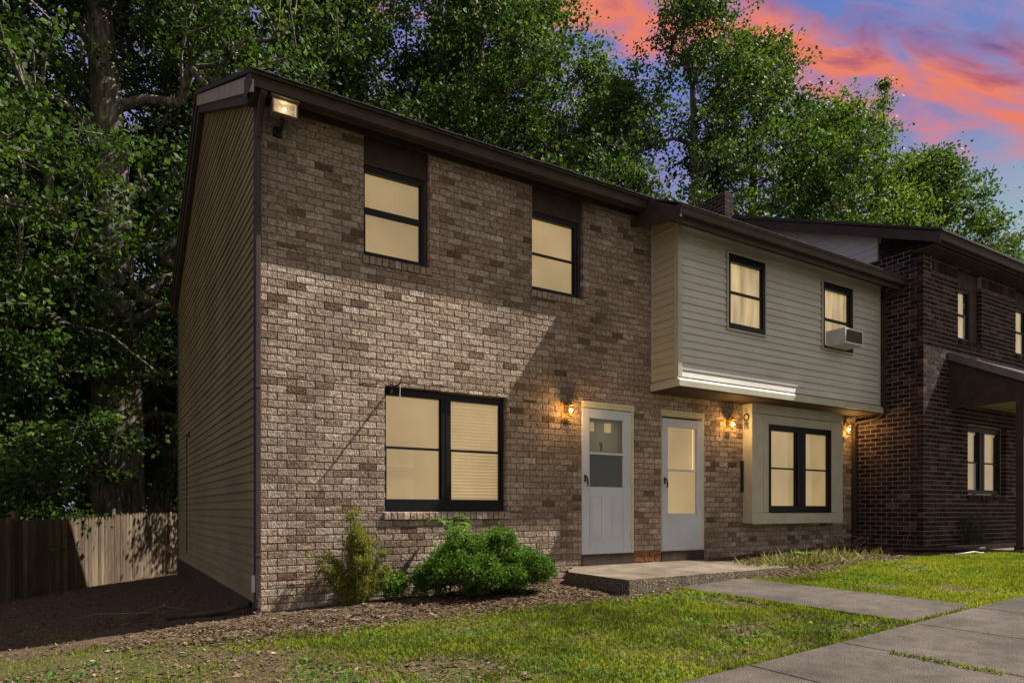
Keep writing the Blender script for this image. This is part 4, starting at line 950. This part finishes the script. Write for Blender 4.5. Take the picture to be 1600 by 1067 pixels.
tree('broad leafy tree behind the second upstairs window', 10.2, 13.6, 22.5, 5.5, 5.2, 106, ncl=800, per=50, r0=.30, lean=(.3, .3), spread=.48, lobes=14, leaf=.17)
tree('tree with arching limbs left of the pink gap in the trees', 13.2, 15.0, 22.5, 6.0, 4.4, 107, ncl=560, per=46, r0=.28, lean=(.2, 0), spread=.44, leaf=.17)
tree('slender airy tree just left of the chimney', 15.0, 11.3, 17.0, 4.5, 3.2, 120, ncl=380, per=26, r0=.18, leaf=.16, spread=.4)
tree('leafy tree between the pink gap and the chimney', 16.0, 14.2, 20.0, 5.0, 4.2, 118, ncl=520, per=32, r0=.24, leaf=.17, m=L_TREE2)
tree('low unseen tree added behind the house to dapple the fence', 2.9, 10.6, 5.3, 2.8, 1.2, 119, ncl=40, per=26, r0=.06, leaf=.13, lobes=6, group='understory trees behind the fence')  # added out of sight behind the house, only to cast dappled shade on the fence
tree('tall airy tree with many thin stems just behind the chimney', 17.6, 10.8, 21.8, 5.0, 4.8, 108, ncl=760, per=33, r0=.24, lean=(.6, 0), spread=.42, cloud=1.05, lobes=14, leaf=.16)
tree('tree to the right of the chimney with a rounded shoulder', 21.4, 10.8, 20.6, 5.5, 4.8, 109, ncl=760, per=40, r0=.26, spread=.44, m=L_TREE, lobes=14, leaf=.17)
tree('middle tree of the slope of crowns falling to the right', 25.2, 9.8, 18.4, 5.0, 4.6, 110, ncl=760, per=46, r0=.25, m=L_TREE2, spread=.46, lobes=13, leaf=.17)
tree('thin spindly tree whose top sprig sticks out above its neighbours', 28.0, 9.2, 20.6, 7, .9, 111, ncl=60, per=26, r0=.10, lobes=8, spread=.26, cloud=.9)
tree('dense rounded tree above the dark brick house', 31.2, 8.9, 17.4, 5.0, 4.7, 112, ncl=1000, per=52, r0=.3, m=L_TREE, spread=.5, lobes=15, leaf=.18)
tree('low grey-green tree at the far right edge of the crowns', 50, 14, 19.5, 4, 6.0, 113, ncl=520, per=44, r0=.3, m=L_GREY, leaf=.24, spread=.6)
tree('bright green smaller tree showing low behind the chimney side roof', 19.5, 15.5, 15.5, 5.0, 4.6, 114, ncl=600, per=48, r0=.2, m=L_TREE2, leaf=.17)
tree('bright leafy tree low over the dark house roof', 29.8, 14.5, 16.0, 5.5, 5.4, 115, ncl=760, per=50, r0=.24, m=L_TREE2, leaf=.18)
tree('narrow tree between the forked tree and the pink gap', 12.4, 19.5, 24, 7, 4.0, 116, ncl=480, per=46, r0=.24, leaf=.18)
tree('leafy tree low behind the centre of the long roof', 8.2, 21.0, 19, 5, 5.4, 117, ncl=700, per=46, r0=.24, m=L_TREE2, leaf=.18)
# understory behind the fence
UG = 'understory trees behind the fence'
tree('dark leafy sapling behind the left end of the fence', -3.6, 10.6, 8.0, .8, 2.4, 201, ncl=330, per=44, leaf=.13, r0=.07, group=UG, lobes=9, m=L_TREE)
tree('leafy sapling left of the huge trunk', -2.5, 13.4, 9.5, 1.5, 2.3, 202, ncl=330, per=42, leaf=.13, r0=.07, group=UG, lobes=9, m=L_TREE2)
tree('small tree between the huge trunk and the house corner', .35, 13.8, 8.5, 1.6, 1.7, 203, ncl=240, per=42, leaf=.13, r0=.06, group=UG, lobes=8, m=L_TREE)
tree('slim dark tree far left behind the saplings', -5.4, 16.5, 12.5, 2, 3.2, 204, ncl=380, per=42, leaf=.15, r0=.12, group=UG, lobes=10, m=L_TREE)
tree('slender dark stemmed tree left of the huge trunk, further back', -2.6, 18.5, 14, 2, 3.4, 205, ncl=420, per=40, leaf=.16, r0=.13, group=UG, lobes=10, m=L_TREE)
tree('dark tree filling the gap behind the huge trunk', -.6, 20.5, 15, 2, 3.6, 206, ncl=420, per=40, leaf=.17, r0=.15, group=UG, lobes=10, m=L_TREE)
tree('dark tree behind the house, peeking past its gable edge', 2.0, 19.5, 17, 3, 4.0, 207, ncl=460, per=42, leaf=.17, r0=.17, group=UG, lobes=11, m=L_TREE)
tree('tree filling the lower gap above the middle of the roof', 10.6, 19.5, 15.5, 4, 5.2, 208, ncl=420, per=40, leaf=.17, r0=.2, lobes=11, m=L_TREE2)
# far woods that read as one dark mass
def woods():
    rng = np.random.default_rng(5); n = 90000
    an = rng.uniform(0, 1, n); x = -34+an*48; y = 27+rng.uniform(0, 8, n)+.15*np.abs(x)
    h = (7+3.5*np.sin(x*.55)+2.5*np.sin(x*1.3+1)+2*np.sin(x*2.9))*rng.uniform(0, 1, n)**.8
    P = np.stack([x, y, h-.6], 1)
    tag(leaves('woods', P, .38, L_TREE, None, rng=rng), kind='stuff')
woods()

# ------------------------------------------------------------------ shrubs
def mat_dark_shrub(): return leaf_mat('dull_shrub_leaves', [(0, (.02, .03, .01)), (1, (.07, .08, .03))], .2)
def shrub(label, x, y, H, R, seed, ncl, per, leaf, m, asp=.3, up=1.2, spread=.06, lean=0, cat='shrub', group=None, lobes=None, name='shrub', stems=9, base=.12, r0=.012, zf=.8):
    rng = np.random.default_rng(seed); g = G(x, y)-.02
    t = thing(name, (x, y, g), label, cat, group)
    cl = []
    for i in range(ncl):
        if lobes: 
            lx, ly, lz, lr = lobes[rng.integers(len(lobes))]
            v = rng.normal(size=3); v /= np.linalg.norm(v); q = lr*rng.uniform(.45, 1.08)
            p = (x+lx+v[0]*q, y+ly+v[1]*q*.85, g+max(.05, lz+v[2]*q*zf))
        else:
            a = rng.uniform(0, 6.28); f = rng.uniform(base, 1)**.8; rr = R*(.35+.65*math.sin(math.pi*min(1, .15+.72*f)))*rng.uniform(.1, 1)**.5
            p = (x+rr*math.cos(a)+lean*f, y+rr*math.sin(a)*.8, g+f*H*rng.uniform(.85, 1.05))
        cl.append(p)
    tr = [(x, y, g), (x, y, g+.06), (x+.01, y, g+.12)]
    nodes, par, cnt = grow(tr, cl, rng, step=.09, wind=.10)
    branch_mesh('stems', 3, nodes, par, cnt, r0, .0018, t, M_TWIG, flare=1.1)
    C = np.array(cl); idx = np.repeat(np.arange(len(C)), rng.poisson(per, len(C)))
    P = C[idx]+rng.normal(size=(len(idx), 3))*spread
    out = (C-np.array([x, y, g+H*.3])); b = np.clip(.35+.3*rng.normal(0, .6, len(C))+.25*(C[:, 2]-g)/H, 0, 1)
    leaves('foliage', P, leaf, m, t, asp=asp, droop=0, up=up, rng=rng, rnd_bias=b[idx])
    return t
RS = np.random.default_rng(77); rays = []
for q in range(30):
    a_ = RS.uniform(0, 6.28); r_ = RS.uniform(.10, .50); h_ = RS.uniform(.5, 1.0)*(1.08-.55*r_/.50)
    if q < 3: r_ = .08; h_ = (1.04, .98, .9)[q]
    for f in np.linspace(.14, 1, 8): rays.append((r_*f*math.cos(a_)+(-.04*f), r_*f*math.sin(a_)*.42, h_*f, .095*(1.15-f*.85)))
shrub('wispy yellow-green upright shrub at the left of the brick wall', 1.0, -.24, 1.04,   .36, 301, 760, 40, .036, L_CYP, asp=.26, up=1.3, spread=.026, lobes=rays, r0=.014)
YR = np.random.default_rng(31); YL = []
for q in range(30):
    u_ = YR.uniform(-1, 1); v_ = YR.uniform(-1, 1); top_ = .62*(1-.45*abs(u_)**2.2)*(1-.25*abs(v_))
    YL.append((u_*.60+.03, v_*.34, max(.18, top_*YR.uniform(.5, 1.15)), YR.uniform(.13, .24)))
shrub('dense dark green yew mound under the wide window', 2.3, -.78, .75, .9, 302, 1700, 44, .040, L_YEW, asp=.34, up=.5, spread=.032,
      lobes=YL, r0=.02)
shrub('small green weed between the upright shrub and the yew', 1.42, -.30, .34, .16, 303, 50, 26, .045, L_YEW, asp=.4, up=.6, spread=.03, cat='weed', name='weed')
shrub('thin dark shrub against the dark brick wall', 12.25, -1.42, .62, .36, 304, 130, 30, .028, mat_dark_shrub(), asp=.3, up=.9, spread=.05)
def broad(label, x, y, z, n, L_, seed, m, cat='plant', name='leafy_plant', el=(.1, .9)):
    rng = random.Random(seed); g = G(x, y); t = thing(name, (x, y, g), label, cat)
    st = MB(); lv = MB()
    for i in range(n):
        a = rng.uniform(0, 6.28); e = rng.uniform(*el); r = rng.uniform(.03, .12); h = g+z*rng.uniform(.7, 1)
        p = Vector((x+r*math.cos(a), y+r*math.sin(a)*.7, h)); st.tube([(x, y, g), ((x+p.x)/2, (y+p.y)/2, g+(h-g)*.6), p], [.006, .004, .003], 5)
        d = Vector((math.cos(a), math.sin(a), e)).normalized(); s = d.cross(Vector((0, 0, 1))).normalized(); L2 = L_*rng.uniform(.7, 1.2); k = 5; vs = []
        for j in range(k+1):
            f = j/k; w = L2*.24*math.sin(math.pi*min(.98, .12+.86*f)); q = p+d*L2*f+Vector((0, 0, -.45*L2*f*f)); vs += [q-s*w+Vector((0, 0, .25*w)), q, q+s*w+Vector((0, 0, .25*w))]
        fs = [(3*j+c, 3*j+c+1, 3*j+c+4, 3*j+c+3) for j in range(k) for c in (0, 1)]
        lv.add(vs, fs, rng.random())
    st.build('stems', M_TWIG, t, smooth=True); lv.build('leaves', m, t, smooth=True)
    return t
broad('broad-leaved light green plant poking up behind the yew', 2.12, -.32, .93, 16, .20, 401, L_BROAD)
broad('broad-leaved light green plant sprouting at the right of the first, above the yew', 2.5, -.30, .86, 9, .16, 402, L_BROAD)

# ------------------------------------------------------------------ grass, litter
def scatter(n, x0, x1, y0, y1, keep, rng):
    X = rng.uniform(x0, x1, n); Y = rng.uniform(y0, y1, n); P = []
    for x, y in zip(X, Y):
        if keep(x, y): P.append((x, y, G(x, y)+.012*nz(x, y, 3, 1)+.008*nz(x, y, 9, 2)))
    return np.array(P)
def grass():
    rng = np.random.default_rng(21); rr = random.Random(3)
    def keep(x, y):
        d = lawn_edge(x)-y
        if d < 0 and rr.random() > math.exp(d/.10)*.5: return False
        if y < -4.5 and y > -6.05: return False
        if 4.40 < x < 5.47 and y > -4.5: return False
        if 3.6 < x < 6.7 and y > -1.66: return False
        m = nz(x, y, .9, 3)+.5*nz(x, y, 2.6, 7)
        if x < 4.3: m += .10*(x-1.1)-.04
        else: m += .25
        near_edge = (abs(y+4.5) < .12) or abs(x-4.36) < .1 or abs(x-5.52) < .1
        return rr.random() < min(1, max(.07, .5+1.7*m)) or (near_edge and rr.random() < .8)
    P1 = scatter(250000, -4.5, 4.42, -4.53, -.2, keep, rng)
    P2 = scatter(150000, 5.45, 12.5, -4.53, -1.7, keep, rng)
    P3 = scatter(9000, -4.5, -.5, -1.2, 3, lambda x, y: rr.random() < .4+nz(x, y, 2, 8), rng)
    P4 = np.array([(3.235+rr.gauss(0, .008), y, G(3.2, y)+.015) for y in np.linspace(-5.6, -4.9, 260)]+[(x, -4.47+rr.gauss(0, .02), G(x, -4.5)+.01) for x in np.linspace(4.3, 5.6, 330)])
    P = np.vstack([P1, P2, P3, P4])
    b = np.array([.42+.45*nz(p[0], p[1], .8, 31)+.35*nz(p[0], p[1], 3.5, 33)-(.10 if 2.0 < p[0] < 4.3 else 0)+(.12 if p[0] > 5.4 else 0) for p in P])
    P[:, 2] -= .004
    tag(leaves('grass', P, .037, L_GRASS, None, asp=.15, droop=0, up=1.5, rng=rng, rnd_bias=b, fold=.5), 'short patchy lawn grass around the concrete path', None, kind='stuff')
    # broad weeds and clover in the lawn
    W = scatter(9000, -4, 4.3, -4.5, -1.0, lambda x, y: y < lawn_edge(x) and nz(x, y, 1.6, 12) > .08, rng)
    W2 = scatter(2500, 5.6, 11, -4.4, -2, lambda x, y: y < lawn_edge(x) and nz(x, y, 1.6, 12) > .15, rng)
    W = np.vstack([W, W2]); W[:, 2] += .012
    tag(leaves('lawn_weeds', W, .036, L_BROAD, None, asp=.75, droop=0, up=.5, rng=rng), 'low broad-leaved weeds in the lawn', None, kind='stuff')
grass()
def litter():
    rng = np.random.default_rng(22); rr = random.Random(4)
    def mk(n, x0, x1, y0, y1, keep): return scatter(n, x0, x1, y0, y1, keep, rng)
    bed = mk(120000, -1.4, 4.2, -2.1, 0, lambda x, y: y > lawn_edge(x)-.25*rr.random() and not (x > 3.65 and y > -1.72))
    bed2 = mk(30000, 5.6, 11.3, -2.4, 0, lambda x, y: y > lawn_edge(x)-.2*rr.random() and not (x < 6.7 and y > -1.66))
    left = mk(40000, -5, 0, -1.6, 11, lambda x, y: y > lawn_edge(x)-.4*rr.random() and rr.random() < .5+nz(x, y, 2, 5))
    lawn_ = mk(30000, -4.5, 4.3, -4.5, -1.0, lambda x, y: y < lawn_edge(x) and nz(x, y, .9, 3)+.12*(x-.8) < .1)
    P = np.vstack([bed, bed2, left, lawn_]); n = len(P)
    yaw = rng.uniform(0, 6.28, n); d = np.stack([np.cos(yaw), np.sin(yaw), rng.normal(0, .22, n)], 1); s = np.stack([-np.sin(yaw), np.cos(yaw), rng.normal(0, .3, n)], 1)
    L_ = rng.gamma(2.5, .0052, n)[:, None]+.006; W = L_*rng.uniform(.18, .5, (n, 1)); P[:, 2] += rng.uniform(.002, .016, n)
    V = np.stack([P-d*L_, P+s*W, P+d*L_, P-s*W], 1).reshape(-1, 3); k = np.arange(n)*4
    tag(np_mesh('mulch_litter', V, np.stack([k, k+1, k+2, k+3], 1), L_LITTER, rnd=rng.beta(1.6, 2.6, n)), 'brown bark mulch and dead leaves in the beds', None, kind='stuff')
litter()
def straw():
    rng = np.random.default_rng(23); rr = random.Random(5)
    P = scatter(5200, 6.3, 9.6, -1.75, -.75, lambda x, y: rr.random() < math.exp(-((x-7.4)/1.0)**2-((y+1.25)/.35)**2), rng)
    tag(leaves('dry_ground_cover', P, .17, L_STRAW, None, asp=.06, droop=0, up=.75, rng=rng), 'dry straw-like ground cover beside the stoop', None, kind='stuff')
straw()
broad('low leafy green plant in the dry bed right of the stoop', 7.7, -1.15, .10, 22, .13, 403, L_BROAD, el=(.3, .9))

# ------------------------------------------------------------------ loose wood, vines
def sticks(name, label, cat, pts, rad, m=None, nn=7):
    mb = MB(); mb.tube([(x, y, G(x, y)+z) for x, y, z in pts], rad, nn); c = pts[0]
    return tag(mb.build(name, m or M_TWIG, loc=(c[0], c[1], G(c[0], c[1])), smooth=True), label, cat)
sticks('drain_pipe', 'long grey drain pipe lying from the house corner into the shade', 'pipe', [(-.04, .22, .10), (-.25, .42, .05), (-.5, .62, .035), (-.80, .86, .03)], .032, M_FOUND, 10)
mb = MB(); 
def plank(mb, a, b, w, h, z):
    a = Vector(a); b = Vector(b); d = (b-a).normalized(); s = d.cross(Vector((0, 0, 1))).normalized()*w/2
    vs = [a-s, a+s, b+s, b-s]; vs = [(v.x, v.y, v.z+z) for v in vs]+[(v.x, v.y, v.z+z+h) for v in vs]
    mb.add(vs, [(0, 3, 2, 1), (4, 5, 6, 7), (0, 1, 5, 4), (1, 2, 6, 5), (2, 3, 7, 6), (3, 0, 4, 7)])
plank(mb, (-.30, .10, G(-.30, .1)-.02), (-.95, .33, G(-.95, .33)-.02), .07, .05, .0)
tag(mb.build('timber_edging', M_FOUND, loc=(-.7, .05, -.06), bevel=.005), 'short weathered timber lying along the edge of the shade', 'timber')
rs = random.Random(9)
sticks('fallen_branch', 'thin forked fallen branch in the shaded leaf litter', 'branch', [(-.9, 1.6, .03), (-1.2, 1.9, .05), (-1.45, 1.9, .09), (-1.9, 2.3, .04)], [.014, .011, .008, .004])
sticks('fallen_branch', 'curved bare twig nearest the house foundation in shade', 'branch', [(-.5, 1.1, .03), (-.8, 1.35, .12), (-1.1, 1.4, .06), (-1.3, 1.75, .03)], [.010, .008, .006, .003])
mb = MB()
for k in range(7):
    cx, cy, r = 9.75+rs.uniform(-.2, .2), -.55+rs.uniform(-.15, .1), rs.uniform(.10, .24); pts = []
    for i in range(22):
        a = i*.42; pts.append((cx+r*math.cos(a)*(1+.1*math.sin(3*a+k)), cy+r*.5*math.sin(a)*(1+.2*k/7), G(cx, cy)+.14+r*.6*math.sin(a+k)))
    mb.tube(pts, .007, 5)
tag(mb.build('vine_tangle', mat('brown_vine', base=(.10, .06, .045), rough=.9, nscale=8, namt=.3), loc=(9.75, -.55, .45)), 'tangled brown coil of dead vines by the corner downspout', 'vines')
sticks('fallen_branch', 'pale bare stick lying on the grass edge below the dark house', 'branch', [(9.9, -2.2, .03), (10.4, -2.25, .06), (10.7, -2.2, .03), (11.0, -2.15, .02)], [.012, .012, .010, .006], M_WHITE)
sticks('fallen_branch', 'upright dead twig standing by the dark brick corner', 'branch', [(10.2, -1.3, .0), (10.17, -1.32, .16), (10.2, -1.33, .28)], [.008, .006, .003])
sticks('drain_pipe', 'dark flexible drain pipe lying along the dark house base', 'pipe', [(9.9, -1.25, .05), (10.3, -1.5, .05), (10.9, -1.85, .05), (11.3, -2.0, .05)], .04, M_BLACK, 9)
